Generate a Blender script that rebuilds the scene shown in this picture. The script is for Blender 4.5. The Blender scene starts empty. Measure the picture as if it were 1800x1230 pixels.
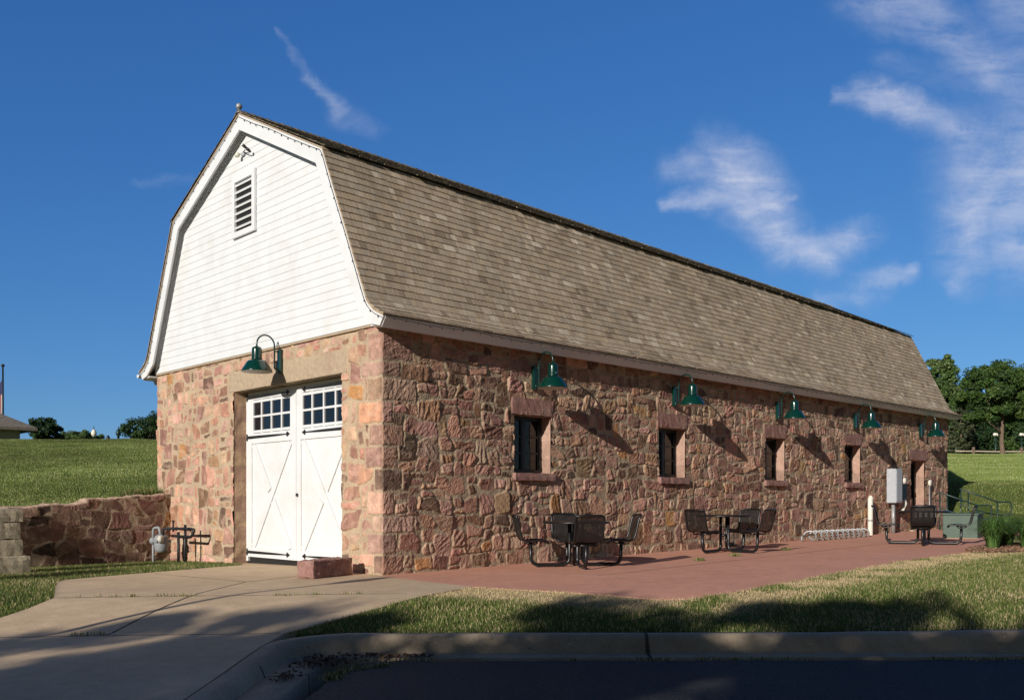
import bpy, math, random
import numpy as np
from mathutils import Vector, Matrix

SC = bpy.context.scene
COL = SC.collection
rad = math.radians

# ------------------------------------------------------------------ camera
CAM_AZ = 45.75
cam_d = bpy.data.cameras.new('camera')
cam_d.sensor_width = 36.0
cam_d.lens = 32.44
cam_d.shift_y = 0.1472
cam_d.clip_start = 0.1
cam_d.clip_end = 6000
cam = bpy.data.objects.new('camera', cam_d)
COL.objects.link(cam)
CX, CY, CZ = -7.966, -10.878, 1.07
cam.location = (CX, CY, CZ)
cam.rotation_euler = (rad(90), 0, rad(CAM_AZ - 90))
SC.camera = cam

# ------------------------------------------------------------------ light
SUN_AZ, SUN_EL = 14.5, 19.5           # direction the light travels (from +X towards +Y), elevation
sun_d = bpy.data.lights.new('sun', 'SUN')
sun_d.energy = 4.7
sun_d.angle = rad(0.53)
sun_d.color = (1.0, 0.945, 0.865)
sun = bpy.data.objects.new('sun', sun_d)
COL.objects.link(sun)
sun.location = (-40, -30, 40)
sdir = Vector((math.cos(rad(SUN_EL)) * math.cos(rad(SUN_AZ)), math.cos(rad(SUN_EL)) * math.sin(rad(SUN_AZ)), -math.sin(rad(SUN_EL))))
sun.rotation_euler = sdir.to_track_quat('-Z', 'Y').to_euler()
SC.view_settings.view_transform = 'Standard'
SC.view_settings.look = 'None'
SC.view_settings.exposure = 0.0
SC.view_settings.gamma = 1.0
SC.render.film_transparent = False

world = bpy.data.worlds.new('World')
SC.world = world
world.use_nodes = True


class NT:
    """tiny helper around a node tree"""
    def __init__(self, tree):
        self.t = tree
        self.n = tree.nodes
        self.l = tree.links

    def new(self, typ, **kw):
        nd = self.n.new(typ)
        for k, v in kw.items():
            setattr(nd, k, v)
        return nd

    def put(self, sock, v):
        if hasattr(v, 'is_linked') or isinstance(v, bpy.types.NodeSocket):
            self.l.new(v, sock)
        elif v is not None:
            sock.default_value = v

    def math(self, op, a, b=None, c=None, clamp=False):
        nd = self.new('ShaderNodeMath', operation=op)
        nd.use_clamp = clamp
        self.put(nd.inputs[0], a)
        if b is not None:
            self.put(nd.inputs[1], b)
        if c is not None:
            self.put(nd.inputs[2], c)
        return nd.outputs[0]

    def vec(self, op, a, b=None, s=None):
        nd = self.new('ShaderNodeVectorMath', operation=op)
        self.put(nd.inputs[0], a)
        if b is not None:
            self.put(nd.inputs[1], b)
        if s is not None:
            self.put(nd.inputs['Scale'], s)
        return nd.outputs['Value'] if op in ('DOT_PRODUCT', 'LENGTH', 'DISTANCE') else nd.outputs['Vector']

    def noise(self, vec, scale, detail=4, rough=0.55, dist=0.0):
        nd = self.new('ShaderNodeTexNoise')
        if vec is not None:
            self.l.new(vec, nd.inputs['Vector'])
        nd.inputs['Scale'].default_value = scale
        nd.inputs['Detail'].default_value = detail
        nd.inputs['Roughness'].default_value = rough
        nd.inputs['Distortion'].default_value = dist
        return nd.outputs[0]

    def maprange(self, v, a, b, c=0.0, d=1.0, smooth=False):
        nd = self.new('ShaderNodeMapRange')
        if smooth:
            nd.interpolation_type = 'SMOOTHSTEP'
        self.put(nd.inputs['Value'], v)
        self.put(nd.inputs['From Min'], a)
        self.put(nd.inputs['From Max'], b)
        self.put(nd.inputs['To Min'], c)
        self.put(nd.inputs['To Max'], d)
        return nd.outputs['Result']

    def mix(self, f, a, b, blend='MIX'):
        nd = self.new('ShaderNodeMix', data_type='RGBA', blend_type=blend)
        self.put(nd.inputs['Factor'], f)
        self.put(nd.inputs[6], a if not isinstance(a, tuple) else (*a[:3], 1))
        self.put(nd.inputs[7], b if not isinstance(b, tuple) else (*b[:3], 1))
        return nd.outputs[2]

    def scale_vec(self, vec, s):
        nd = self.new('ShaderNodeMapping')
        self.l.new(vec, nd.inputs['Vector'])
        nd.inputs['Scale'].default_value = s
        return nd.outputs['Vector']


# camera-facing horizontal frame used for the road side (the kerb runs square to it)
FX, FY = math.cos(rad(CAM_AZ)), math.sin(rad(CAM_AZ))
RX, RY = math.sin(rad(CAM_AZ)), -math.cos(rad(CAM_AZ))


def W(lat, d):
    return (CX + FX * d + RX * lat, CY + FY * d + RY * lat)


def build_world():
    T = NT(world.node_tree)
    T.n.clear()
    out = T.new('ShaderNodeOutputWorld')
    bg = T.new('ShaderNodeBackground')
    sky = T.new('ShaderNodeTexSky', sky_type='NISHITA')
    sky.sun_disc = False
    sky.sun_elevation = rad(SUN_EL)
    sky.sun_rotation = rad(270 - SUN_AZ)
    sky.altitude = 400
    sky.air_density = 1.0
    sky.dust_density = 0.25
    sky.ozone_density = 3.5
    hs = T.new('ShaderNodeHueSaturation')
    hs.inputs['Saturation'].default_value = 0.9
    hs.inputs['Value'].default_value = 0.46
    T.l.new(sky.outputs[0], hs.inputs['Color'])
    # the half of the sky away from the sun is deeper blue (polarised, dry air)
    sp = T.new('ShaderNodeSeparateColor')
    T.l.new(sky.outputs[0], sp.inputs[0])
    cm = T.new('ShaderNodeCombineColor')
    for i, (k, p) in enumerate(((0.50, 1.42), (1.20, 0.76), (4.6, 0.57))):
        src = sp.outputs[i]
        if i == 0:
            v = T.math('MULTIPLY', src, k)
        else:
            v = T.math('MULTIPLY', T.math('POWER', T.math('DIVIDE', src, (None, 1.02, 2.62)[i]), p), k)
        T.l.new(v, cm.inputs[i])
    # thin cirrus: strokes of cloud placed by direction on the sky, broken up by noise
    tc = T.new('ShaderNodeTexCoord')
    dirv = tc.outputs['Generated']
    df = T.vec('DOT_PRODUCT', dirv, (FX, FY, 0))
    dr = T.vec('DOT_PRODUCT', dirv, (RX, RY, 0))
    sep = T.new('ShaderNodeSeparateXYZ')
    T.l.new(dirv, sep.inputs[0])
    dfc = T.math('MAXIMUM', df, 0.05)
    u = T.math('DIVIDE', dr, dfc)
    w = T.math('DIVIDE', sep.outputs['Z'], dfc)
    cmb = T.new('ShaderNodeCombineXYZ')
    T.l.new(u, cmb.inputs[0])
    T.l.new(w, cmb.inputs[1])
    p = cmb.outputs[0]
    nz = T.new('ShaderNodeTexNoise')
    T.l.new(p, nz.inputs['Vector'])
    nz.inputs['Scale'].default_value = 9
    nz.inputs['Detail'].default_value = 9
    nz.inputs['Roughness'].default_value = 0.66
    off = T.vec('SUBTRACT', nz.outputs['Color'], (0.5, 0.5, 0.5))
    pw = T.vec('ADD', p, T.vec('SCALE', off, s=0.07))
    nzm = T.vec('MULTIPLY', pw, (1, 1, 0))
    strokes = [
        ((480, 50), (545, 130), 5, 9, .14), ((545, 130), (605, 185), 9, 20, .30), ((600, 185), (660, 225), 24, 18, .15),
        ((240, 322), (340, 330), 8, 9, .07),
        ((1190, 290), (1290, 300), 22, 52, .45), ((1275, 285), (1330, 350), 50, 55, .75), ((1175, 350), (1320, 352), 12, 30, .5),
        ((1320, 350), (1380, 430), 50, 42, .72), ((1390, 350), (1330, 370), 12, 36, .5), ((1380, 430), (1450, 460), 36, 34, .72),
        ((1450, 455), (1510, 420), 38, 30, .55), ((1515, 520), (1595, 475), 28, 16, .42), ((1440, 540), (1530, 520), 20, 26, .2),
        ((1470, 170), (1530, 175), 12, 26, .35), ((1530, 172), (1600, 190), 30, 34, .62), ((1600, 190), (1700, 245), 30, 36, .5),
        ((1540, -30), (1640, 30), 60, 44, .5), ((1640, 30), (1750, 130), 44, 48, .45), ((1750, 120), (1840, 180), 60, 90, .32),
        ((1700, 245), (1790, 270), 60, 90, .42), ((1740, 300), (1700, 420), 85, 60, .6), ((1810, 320), (1800, 420), 110, 70, .62),
        ((1700, 420), (1675, 480), 50, 20, .4), ((1560, 110), (1700, 150), 22, 30, .12), ((1760, 0), (1900, 60), 60, 100, .34)]
    total = None
    for (x0, y0), (x1, y1), r0, r1, amp in strokes:
        a = ((x0 - 900) / 1622, (880 - y0) / 1622, 0)
        b = ((x1 - 900) / 1622, (880 - y1) / 1622, 0)
        ba = (b[0] - a[0], b[1] - a[1], 0)
        L2 = ba[0] ** 2 + ba[1] ** 2
        pa = T.vec('SUBTRACT', nzm, a)
        t = T.math('MULTIPLY', T.vec('DOT_PRODUCT', pa, ba), 1 / L2, clamp=True)
        sc = T.new('ShaderNodeVectorMath', operation='SCALE')
        sc.inputs[0].default_value = ba
        T.l.new(t, sc.inputs['Scale'])
        dist = T.vec('LENGTH', T.vec('SUBTRACT', pa, sc.outputs['Vector']))
        rr = T.math('MULTIPLY_ADD', t, (r1 - r0) * 1.9 / 1622, r0 * 1.9 / 1622)
        v = T.maprange(T.math('DIVIDE', dist, rr), 1.0, 0.0, 0.0, 1.0, smooth=True)
        v = T.math('MULTIPLY', T.math('POWER', v, 1.5), amp)
        total = v if total is None else T.math('MAXIMUM', total, v)
    fib = T.new('ShaderNodeMapping')
    T.l.new(p, fib.inputs['Vector'])
    fib.inputs['Rotation'].default_value = (0, 0, rad(-32))
    fib.inputs['Scale'].default_value = (9, 36, 1)
    n1 = T.noise(fib.outputs[0], 1.0, 6, 0.62, 0.8)
    n2 = T.noise(p, 14, 8, 0.68, 0.6)
    fib2 = T.new('ShaderNodeMapping')
    T.l.new(pw, fib2.inputs['Vector'])
    fib2.inputs['Rotation'].default_value = (0, 0, rad(24))
    fib2.inputs['Scale'].default_value = (9, 64, 1)
    n3 = T.noise(fib2.outputs[0], 1.0, 6, 0.6, 0.5)
    nn = T.math('ADD', T.math('ADD', T.math('MULTIPLY', n1, 0.35), T.math('MULTIPLY', n2, 0.35)), T.math('MULTIPLY', n3, 0.3))
    tex = T.maprange(nn, 0.36, 0.64, 0.12, 1.15)
    fac = T.math('MULTIPLY', total, tex, clamp=True)
    fac = T.math('MULTIPLY', fac, T.maprange(df, 0.1, 0.3))
    deep = T.mix(T.maprange(df, -0.2, 0.5, 0, 1, smooth=True), hs.outputs['Color'], cm.outputs[0])
    mixc = T.mix(fac, deep, (8.2, 8.6, 10.2))
    T.l.new(mixc, bg.inputs['Color'])
    bg.inputs['Strength'].default_value = 0.08
    T.l.new(bg.outputs[0], out.inputs['Surface'])


build_world()

# ------------------------------------------------------------------ helpers
rng = np.random.default_rng(7)
random.seed(7)


def hash_grad(ix, iy, seed):
    h = (ix.astype(np.int64) * 374761393 + iy.astype(np.int64) * 668265263 + seed * 1442695041) & 0x7fffffff
    h = ((h ^ (h >> 13)) * 1274126177) & 0x7fffffff
    h = h ^ (h >> 16)
    return (h & 0xffff).astype(np.float64) / 65535.0 * 2 * np.pi


def perlin(x, y, seed=0):
    x = np.asarray(x, float)
    y = np.asarray(y, float)
    x0 = np.floor(x)
    y0 = np.floor(y)
    fx, fy = x - x0, y - y0
    sx, sy = fx * fx * fx * (fx * (fx * 6 - 15) + 10), fy * fy * fy * (fy * (fy * 6 - 15) + 10)

    def g(i, j):
        a = hash_grad(x0 + i, y0 + j, seed)
        return np.cos(a) * (fx - i) + np.sin(a) * (fy - j)
    a = g(0, 0) * (1 - sx) + g(1, 0) * sx
    b = g(0, 1) * (1 - sx) + g(1, 1) * sx
    return (a * (1 - sy) + b * sy) * 1.5


def fbm(x, y, seed=0, oct=4, gain=0.5):
    r, a, f = 0, 1.0, 1.0
    for i in range(oct):
        r = r + a * perlin(np.asarray(x) * f, np.asarray(y) * f, seed + i * 17)
        a *= gain
        f *= 2.03
    return r


def sstep(a, b, x):
    t = np.clip((x - a) / (b - a), 0, 1)
    return t * t * (3 - 2 * t)


def link(name, me, parent=None):
    o = bpy.data.objects.new(name, me)
    COL.objects.link(o)
    if parent is not None:
        o.parent = parent
    return o


def np_mesh(name, V, Fq, mats, cols=None, smooth=False, midx=None):
    """V (n,3), Fq (m,k) array of equal-size faces"""
    me = bpy.data.meshes.new(name)
    V = np.ascontiguousarray(V, dtype=np.float32)
    Fq = np.ascontiguousarray(Fq, dtype=np.int32)
    m, k = Fq.shape
    me.vertices.add(len(V))
    me.vertices.foreach_set('co', V.ravel())
    me.loops.add(m * k)
    me.loops.foreach_set('vertex_index', Fq.ravel())
    me.polygons.add(m)
    me.polygons.foreach_set('loop_start', np.arange(0, m * k, k, dtype=np.int32))
    me.polygons.foreach_set('loop_total', np.full(m, k, dtype=np.int32))
    me.polygons.foreach_set('use_smooth', np.full(m, smooth, dtype=bool))
    for mt in (mats if isinstance(mats, (list, tuple)) else [mats]):
        me.materials.append(mt)
    if midx is not None:
        me.polygons.foreach_set('material_index', np.ascontiguousarray(midx, dtype=np.int32))
    if cols is not None:
        at = me.color_attributes.new('Col', 'FLOAT_COLOR', 'POINT')
        c = np.ones((len(V), 4), dtype=np.float32)
        c[:, :3] = cols
        at.data.foreach_set('color', c.ravel())
    me.update(calc_edges=True)
    return me


class MB:
    """collects shapes for ONE mesh"""
    def __init__(self):
        self.v, self.f, self.s, self.m = [], [], [], []

    def add(self, verts, faces, smooth=False, mi=0, M=None):
        b = len(self.v)
        for p in verts:
            p = Vector(p)
            self.v.append(tuple(M @ p) if M is not None else tuple(p))
        for f in faces:
            self.f.append([i + b for i in f])
            self.s.append(smooth)
            self.m.append(mi)
        return self

    def box(self, c, size, M=None, mi=0):
        x, y, z = c
        a, b, h = size[0] / 2, size[1] / 2, size[2] / 2
        vs = [(x - a, y - b, z - h), (x + a, y - b, z - h), (x + a, y + b, z - h), (x - a, y + b, z - h),
              (x - a, y - b, z + h), (x + a, y - b, z + h), (x + a, y + b, z + h), (x - a, y + b, z + h)]
        fs = [(0, 3, 2, 1), (4, 5, 6, 7), (0, 1, 5, 4), (1, 2, 6, 5), (2, 3, 7, 6), (3, 0, 4, 7)]
        return self.add(vs, fs, False, mi, M)

    def bbox(self, c, size, bev=0.01, M=None, mi=0):
        """box with chamfered edges"""
        x, y, z = c
        h = [s / 2 for s in size]
        bev = min(bev, min(h) * 0.49)
        vs, idx = [], {}
        for sx in (-1, 1):
            for sy in (-1, 1):
                for sz in (-1, 1):
                    for ax in range(3):
                        s = (sx, sy, sz)
                        p = [s[i] * (h[i] - (0 if i == ax else bev)) for i in range(3)]
                        idx[(s, ax)] = len(vs)
                        vs.append((x + p[0], y + p[1], z + p[2]))
        fs = []
        for ax in range(3):
            o = [i for i in range(3) if i != ax]
            for sg in (-1, 1):
                q = []
                for a, b in ((-1, -1), (1, -1), (1, 1), (-1, 1)):
                    s = [0, 0, 0]
                    s[ax] = sg
                    s[o[0]] = a
                    s[o[1]] = b
                    q.append(idx[(tuple(s), ax)])
                flip = (sg < 0) ^ (ax == 1)
                fs.append(q[::-1] if flip else q)
        for ax in range(3):
            o = [i for i in range(3) if i != ax]
            for a in (-1, 1):
                for b in (-1, 1):
                    s0, s1 = [0, 0, 0], [0, 0, 0]
                    s0[ax], s1[ax] = -1, 1
                    s0[o[0]] = s1[o[0]] = a
                    s0[o[1]] = s1[o[1]] = b
                    fs.append([idx[(tuple(s0), o[0])], idx[(tuple(s1), o[0])], idx[(tuple(s1), o[1])], idx[(tuple(s0), o[1])]])
        for sx in (-1, 1):
            for sy in (-1, 1):
                for sz in (-1, 1):
                    fs.append([idx[((sx, sy, sz), i)] for i in range(3)])
        return self.add(vs, fs, False, mi, M)

    def tube(self, pts, r, n=8, M=None, mi=0, cap=True, smooth=True):
        pts = [Vector(p) for p in pts]
        rs = r if isinstance(r, (list, tuple)) else [r] * len(pts)
        vs, fs = [], []
        up = None
        for i, p in enumerate(pts):
            d = (pts[min(i + 1, len(pts) - 1)] - pts[max(i - 1, 0)]).normalized()
            if up is None:
                up = Vector((0, 0, 1)) if abs(d.z) < 0.9 else Vector((1, 0, 0))
            a = d.cross(up)
            if a.length < 1e-5:
                a = d.cross(Vector((0, 1, 0)))
            a.normalize()
            b = a.cross(d).normalized()
            up = b
            for k in range(n):
                t = 2 * math.pi * k / n
                vs.append(p + (a * math.cos(t) + b * math.sin(t)) * rs[i])
        for i in range(len(pts) - 1):
            for k in range(n):
                k2 = (k + 1) % n
                fs.append((i * n + k, i * n + k2, (i + 1) * n + k2, (i + 1) * n + k))
        self.add(vs, fs, smooth, mi, M)
        if cap:
            b = len(self.v) - len(vs)
            self.f.append([b + k for k in range(n)][::-1])
            self.s.append(False)
            self.m.append(mi)
            self.f.append([b + (len(pts) - 1) * n + k for k in range(n)])
            self.s.append(False)
            self.m.append(mi)
        return self

    def lathe(self, prof, n=20, M=None, mi=0, smooth=True, o=(0, 0, 0)):
        vs, fs = [], []
        for (r, z) in prof:
            for k in range(n):
                t = 2 * math.pi * k / n
                vs.append((o[0] + r * math.cos(t), o[1] + r * math.sin(t), o[2] + z))
        for i in range(len(prof) - 1):
            for k in range(n):
                k2 = (k + 1) % n
                fs.append((i * n + k, i * n + k2, (i + 1) * n + k2, (i + 1) * n + k))
        return self.add(vs, fs, smooth, mi, M)

    def prism(self, poly, axis, a, b, mi=0, M=None):
        """extrude a 2-D polygon along axis 0/1/2 from a to b"""
        n = len(poly)
        vs = []
        for t in (a, b):
            for (p, q) in poly:
                v = [p, q]
                v.insert(axis, t)
                vs.append(tuple(v))
        fs = [list(range(n))[::-1], [n + i for i in range(n)]]
        for i in range(n):
            j = (i + 1) % n
            fs.append((i, j, n + j, n + i))
        return self.add(vs, fs, False, mi, M)

    def build(self, name, mats, parent=None, bevel=0.0):
        me = bpy.data.meshes.new(name)
        me.from_pydata(self.v, [], self.f)
        for mt in (mats if isinstance(mats, (list, tuple)) else [mats]):
            me.materials.append(mt)
        me.polygons.foreach_set('use_smooth', self.s)
        me.polygons.foreach_set('material_index', self.m)
        me.update()
        import bmesh
        bm = bmesh.new()
        bm.from_mesh(me)
        bmesh.ops.recalc_face_normals(bm, faces=bm.faces)
        bm.to_mesh(me)
        bm.free()
        o = link(name, me, parent)
        if bevel:
            md = o.modifiers.new('bevel', 'BEVEL')
            md.width = bevel
            md.segments = 2
            md.limit_method = 'ANGLE'
        return o


def bend(pts, r=0.1, n=6):
    """round the corners of a polyline"""
    pts = [Vector(p) for p in pts]
    out = [pts[0]]
    for i in range(1, len(pts) - 1):
        a, b, c = pts[i - 1], pts[i], pts[i + 1]
        d1, d2 = (a - b), (c - b)
        rr = min(r, d1.length * 0.49, d2.length * 0.49)
        p1, p2 = b + d1.normalized() * rr, b + d2.normalized() * rr
        for k in range(n + 1):
            t = k / n
            out.append(p1 * (1 - t) ** 2 + b * 2 * t * (1 - t) + p2 * t * t)
    out.append(pts[-1])
    return out


def tag(o, label=None, cat=None, group=None, kind=None):
    if label:
        o['label'] = label
    if cat:
        o['category'] = cat
    if group:
        o['group'] = group
    if kind:
        o['kind'] = kind
    return o


def thing(name, loc, label, cat, rz=0.0, group=None):
    o = bpy.data.objects.new(name, None)
    o.empty_display_size = 0.2
    COL.objects.link(o)
    o.location = loc
    o.rotation_euler = (0, 0, rz)
    return tag(o, label, cat, group)


def copy_tree(o, parent=None):
    c = o.copy()
    COL.objects.link(c)
    if parent is not None:
        c.parent = parent
    for ch in list(o.children):
        copy_tree(ch, c)
    return c


def inpoly(x, y, poly):
    x = np.asarray(x)
    y = np.asarray(y)
    r = np.zeros(x.shape, bool)
    n = len(poly)
    for i in range(n):
        x0, y0 = poly[i]
        x1, y1 = poly[(i + 1) % n]
        c = ((y0 > y) != (y1 > y)) & (x < (x1 - x0) * (y - y0) / (y1 - y0 + 1e-12) + x0)
        r ^= c
    return r


def polydist(x, y, line):
    """distance to an open polyline"""
    d = np.full(np.shape(x), 1e9)
    for (x0, y0), (x1, y1) in zip(line[:-1], line[1:]):
        dx, dy = x1 - x0, y1 - y0
        t = np.clip(((x - x0) * dx + (y - y0) * dy) / (dx * dx + dy * dy + 1e-12), 0, 1)
        d = np.minimum(d, np.hypot(x - x0 - t * dx, y - y0 - t * dy))
    return d


# ------------------------------------------------------------------ materials
def mat(name, base=(0.5, 0.5, 0.5), rough=0.8, var=0.15, vscale=6.0, bump=0.0, bscale=60.0, attr=False, metal=0.0,
        spec=0.5, stretch=None, stain=None, sscale=1.2, samt=0.0, coat=0.0, trans=0.0, decor=0.0):
    m = bpy.data.materials.new(name)
    m.use_nodes = True
    T = NT(m.node_tree)
    bs = m.node_tree.nodes['Principled BSDF']
    tc = T.new('ShaderNodeTexCoord')
    co = tc.outputs['Object']
    if stretch:
        co = T.scale_vec(co, stretch)
    if decor:                      # every piece gets its own grain
        co = T.vec('ADD', co, T.vec('SCALE', T.new('ShaderNodeAttribute', attribute_name='Col').outputs['Color'], s=decor))
    if attr:
        a = T.new('ShaderNodeAttribute', attribute_name='Col')
        c = a.outputs['Color']
    else:
        rgb = T.new('ShaderNodeRGB')
        rgb.outputs[0].default_value = (*base, 1)
        c = rgb.outputs[0]
    if var:
        n = T.noise(co, vscale, 6, 0.65)
        k = T.maprange(n, 0.3, 0.7, 1 - var, 1 + var)
        c = T.vec('SCALE', c, s=k)
    if stain:
        n = T.noise(tc.outputs['Object'], sscale, 7, 0.68, 0.3)
        k = T.maprange(n, 0.48, 0.7, 0.0, samt)
        c = T.mix(k, c, stain)
    T.l.new(c, bs.inputs['Base Color'])
    bs.inputs['Roughness'].default_value = rough
    bs.inputs['Metallic'].default_value = metal
    bs.inputs['Specular IOR Level'].default_value = spec
    bs.inputs['Coat Weight'].default_value = coat
    if bump:
        n = T.noise(co, bscale, 5, 0.6)
        b = T.new('ShaderNodeBump')
        b.inputs['Strength'].default_value = 1.0
        b.inputs['Distance'].default_value = bump
        T.l.new(n, b.inputs['Height'])
        T.l.new(b.outputs[0], bs.inputs['Normal'])
    if trans:
        tl = T.new('ShaderNodeBsdfTranslucent')
        T.l.new(c, tl.inputs['Color'])
        mx = T.new('ShaderNodeMixShader')
        mx.inputs[0].default_value = trans
        T.l.new(bs.outputs[0], mx.inputs[1])
        T.l.new(tl.outputs[0], mx.inputs[2])
        T.l.new(mx.outputs[0], m.node_tree.nodes['Material Output'].inputs['Surface'])
    return m


M_STONE = mat('rubble_stone', attr=True, rough=0.9, var=0.22, vscale=38, bump=0.006, bscale=70, spec=0.25)
M_WHITE = mat('white_paint', (0.725, 0.73, 0.735), 0.45, 0.05, 3.0, 0.0006, 90, stain=(0.58, 0.55, 0.48), sscale=1.3, samt=0.32, spec=0.4)
M_SHINGLE = mat('cedar_shingle', attr=True, rough=0.9, var=0.30, vscale=1.0, bump=0.0012, bscale=1.0, spec=0.2, stretch=(45, 2.5, 2.5), decor=137.0)
M_LAMPGREEN = mat('green_enamel', (0.001, 0.030, 0.021), 0.22, 0.06, 9, coat=0.4)
M_LAMPWHITE = mat('white_enamel', (0.72, 0.70, 0.64), 0.4, 0.03)
M_BLACK = mat('black_powder_coat', (0.008, 0.008, 0.009), 0.35, 0.1, 20)
M_IRON = mat('black_iron', (0.015, 0.015, 0.016), 0.5, 0.2, 30)
M_WINFRAME = mat('dark_window_paint', (0.012, 0.02, 0.022), 0.4, 0.1)
M_CONC = mat('concrete', (0.46, 0.36, 0.25), 0.9, 0.10, 30, 0.003, 140, stain=(0.27, 0.21, 0.145), sscale=0.8, samt=0.6)
M_LIMESTONE = mat('limestone', (0.46, 0.39, 0.28), 0.9, 0.15, 8, 0.006, 30, stain=(0.24, 0.18, 0.11), sscale=3, samt=0.5)
M_REDSTONE = mat('red_quartzite', (0.28, 0.145, 0.12), 0.85, 0.25, 18, 0.012, 40, stain=(0.40, 0.27, 0.22), sscale=4, samt=0.6)
M_LINTEL = mat('mortared_lintel', (0.43, 0.33, 0.225), 0.9, 0.15, 14, 0.006, 50, stain=(0.34, 0.22, 0.17), sscale=2.5, samt=0.6)
M_GREYMETAL = mat('grey_metal', (0.42, 0.44, 0.47), 0.45, 0.08, 8, metal=0.0)
M_METER = mat('meter_paint', (0.27, 0.28, 0.29), 0.5, 0.12, 8)
M_GALV = mat('galvanised_steel', (0.34, 0.34, 0.335), 0.45, 0.2, 12, metal=0.3)
M_GREENBOX = mat('green_cabinet_paint', (0.06, 0.10, 0.072), 0.55, 0.08, 3, stain=(0.12, 0.13, 0.10), sscale=2, samt=0.4)
M_RAIL = mat('dark_green_rail', (0.012, 0.035, 0.03), 0.4, 0.1)
M_CREAM = mat('cream_plastic', (0.72, 0.68, 0.58), 0.5, 0.05)
M_GLOBE = mat('opal_glass', (0.80, 0.76, 0.62), 0.25, 0.03)
M_BARK = mat('bark', (0.16, 0.11, 0.075), 0.95, 0.35, 14, 0.03, 20, stretch=(1, 1, 0.25))
M_LEAF = mat('leaf', attr=True, rough=0.55, var=0.0, spec=0.3, trans=0.22)
M_BLADE = mat('grass_blade', attr=True, rough=0.6, var=0.0, spec=0.25, trans=0.25)
M_MULCH = mat('mulch', attr=True, rough=0.95, var=0.3, vscale=40)
M_RUBBER = mat('black_rubber', (0.012, 0.012, 0.012), 0.8, 0.1)
M_PAINTED_DARK = mat('painted_dark', (0.012, 0.012, 0.012), 0.9, 0.1)


def m_glass():
    m = bpy.data.materials.new('dark_glass')
    m.use_nodes = True
    T = NT(m.node_tree)
    bs = m.node_tree.nodes['Principled BSDF']
    bs.inputs['Base Color'].default_value = (0.006, 0.009, 0.013, 1)
    bs.inputs['Roughness'].default_value = 0.03
    bs.inputs['Specular IOR Level'].default_value = 0.6
    tc = T.new('ShaderNodeTexCoord')
    n = T.noise(tc.outputs['Object'], 2.5, 2, 0.5)
    b = T.new('ShaderNodeBump')
    b.inputs['Distance'].default_value = 0.01
    b.inputs['Strength'].default_value = 0.35
    T.l.new(n, b.inputs['Height'])
    T.l.new(b.outputs[0], bs.inputs['Normal'])
    return m


M_GLASS = m_glass()


def m_mesh():
    """perforated steel: small holes in a dark sheet, laid out in the sheet's own coordinates"""
    m = bpy.data.materials.new('perforated_steel')
    m.use_nodes = True
    T = NT(m.node_tree)
    bs = m.node_tree.nodes['Principled BSDF']
    bs.inputs['Base Color'].default_value = (0.007, 0.007, 0.007, 1)
    bs.inputs['Roughness'].default_value = 0.4
    a = T.new('ShaderNodeAttribute', attribute_name='Col')
    v = T.scale_vec(a.outputs['Vector'], (480, 480, 0))
    sep = T.new('ShaderNodeSeparateXYZ')
    T.l.new(v, sep.inputs[0])
    s1 = T.math('SINE', sep.outputs[0])
    s2 = T.math('SINE', sep.outputs[1])
    hole = T.math('GREATER_THAN', T.math('MULTIPLY', s1, s2), 0.70)
    h = hole
    tr = T.new('ShaderNodeBsdfTransparent')
    mx = T.new('ShaderNodeMixShader')
    T.l.new(h, mx.inputs[0])
    T.l.new(bs.outputs[0], mx.inputs[1])
    T.l.new(tr.outputs[0], mx.inputs[2])
    T.l.new(mx.outputs[0], m.node_tree.nodes['Material Output'].inputs['Surface'])
    return m


M_PERF = m_mesh()

# ------------------------------------------------------------------ terrain
PATIO = [(-0.03, 0.04), (-0.12, -0.17), (-0.25, -1.80), (-0.25, -2.24), (-0.01, -3.20), (0.18, -3.93), (0.36, -4.65),
         (0.58, -4.86), (0.90, -4.95), (1.48, -5.00), (2.74, -4.88), (4.03, -4.76), (5.8, -4.58), (7.56, -4.48), (9.2, -4.50), (10.2, -4.6),
         (12.2, -4.3), (14.3, -3.65), (17.0, -3.2), (20.0, -2.9), (24.0, -2.9), (24.0, 0.04)]
DRIVE = [(0.3, 0.9), (0.3, 4.5), (0.0, 4.45), (-0.07, 3.91), (-1.99, 3.19), (-3.47, 2.61), (-3.72, 2.2), (-4.42, 0.14), (-4.81, -0.30),
         (-5.16, -0.58), (-6.2, -1.0), (-8.5, -1.5), (-8.5, -6.5), W(-2.2, 4.0), W(-2.2, 6.0), W(-2.2, 8.05), W(-2.16, 8.6), (-3.41, -3.11),
         (-3.10, -3.07), (-2.69, -2.99), (-2.2, -2.9), (-1.82, -2.78), (-1.18, -2.59), (-0.6, -2.40), (-0.25, -2.24), (-0.25, -1.80),
         (-0.12, -0.17), (-0.03, 0.04)]


def latd(x, y):
    dx, dy = np.asarray(x) - CX, np.asarray(y) - CY
    return dx * RX + dy * RY, dx * FX + dy * FY


def T0(x, y):
    """level of the near ground: patio rises gently along the barn, everything falls to the road"""
    x = np.asarray(x, float)
    y = np.asarray(y, float)
    lat, d = latd(x, y)
    t = np.clip((10.8 - d) / 2.05, 0, None)
    ramp = np.where(t < 1, 0.18 * np.minimum(t, 1) ** 1.5, 0.18 + 0.03 * (8.75 - d))
    z = 0.012 * np.clip(x, 0, 24) - ramp
    z = z - np.where(x < 0.5, 0.15 * (np.clip(y, 0, 9) / 7.4) ** 2, 0)
    return z


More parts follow.
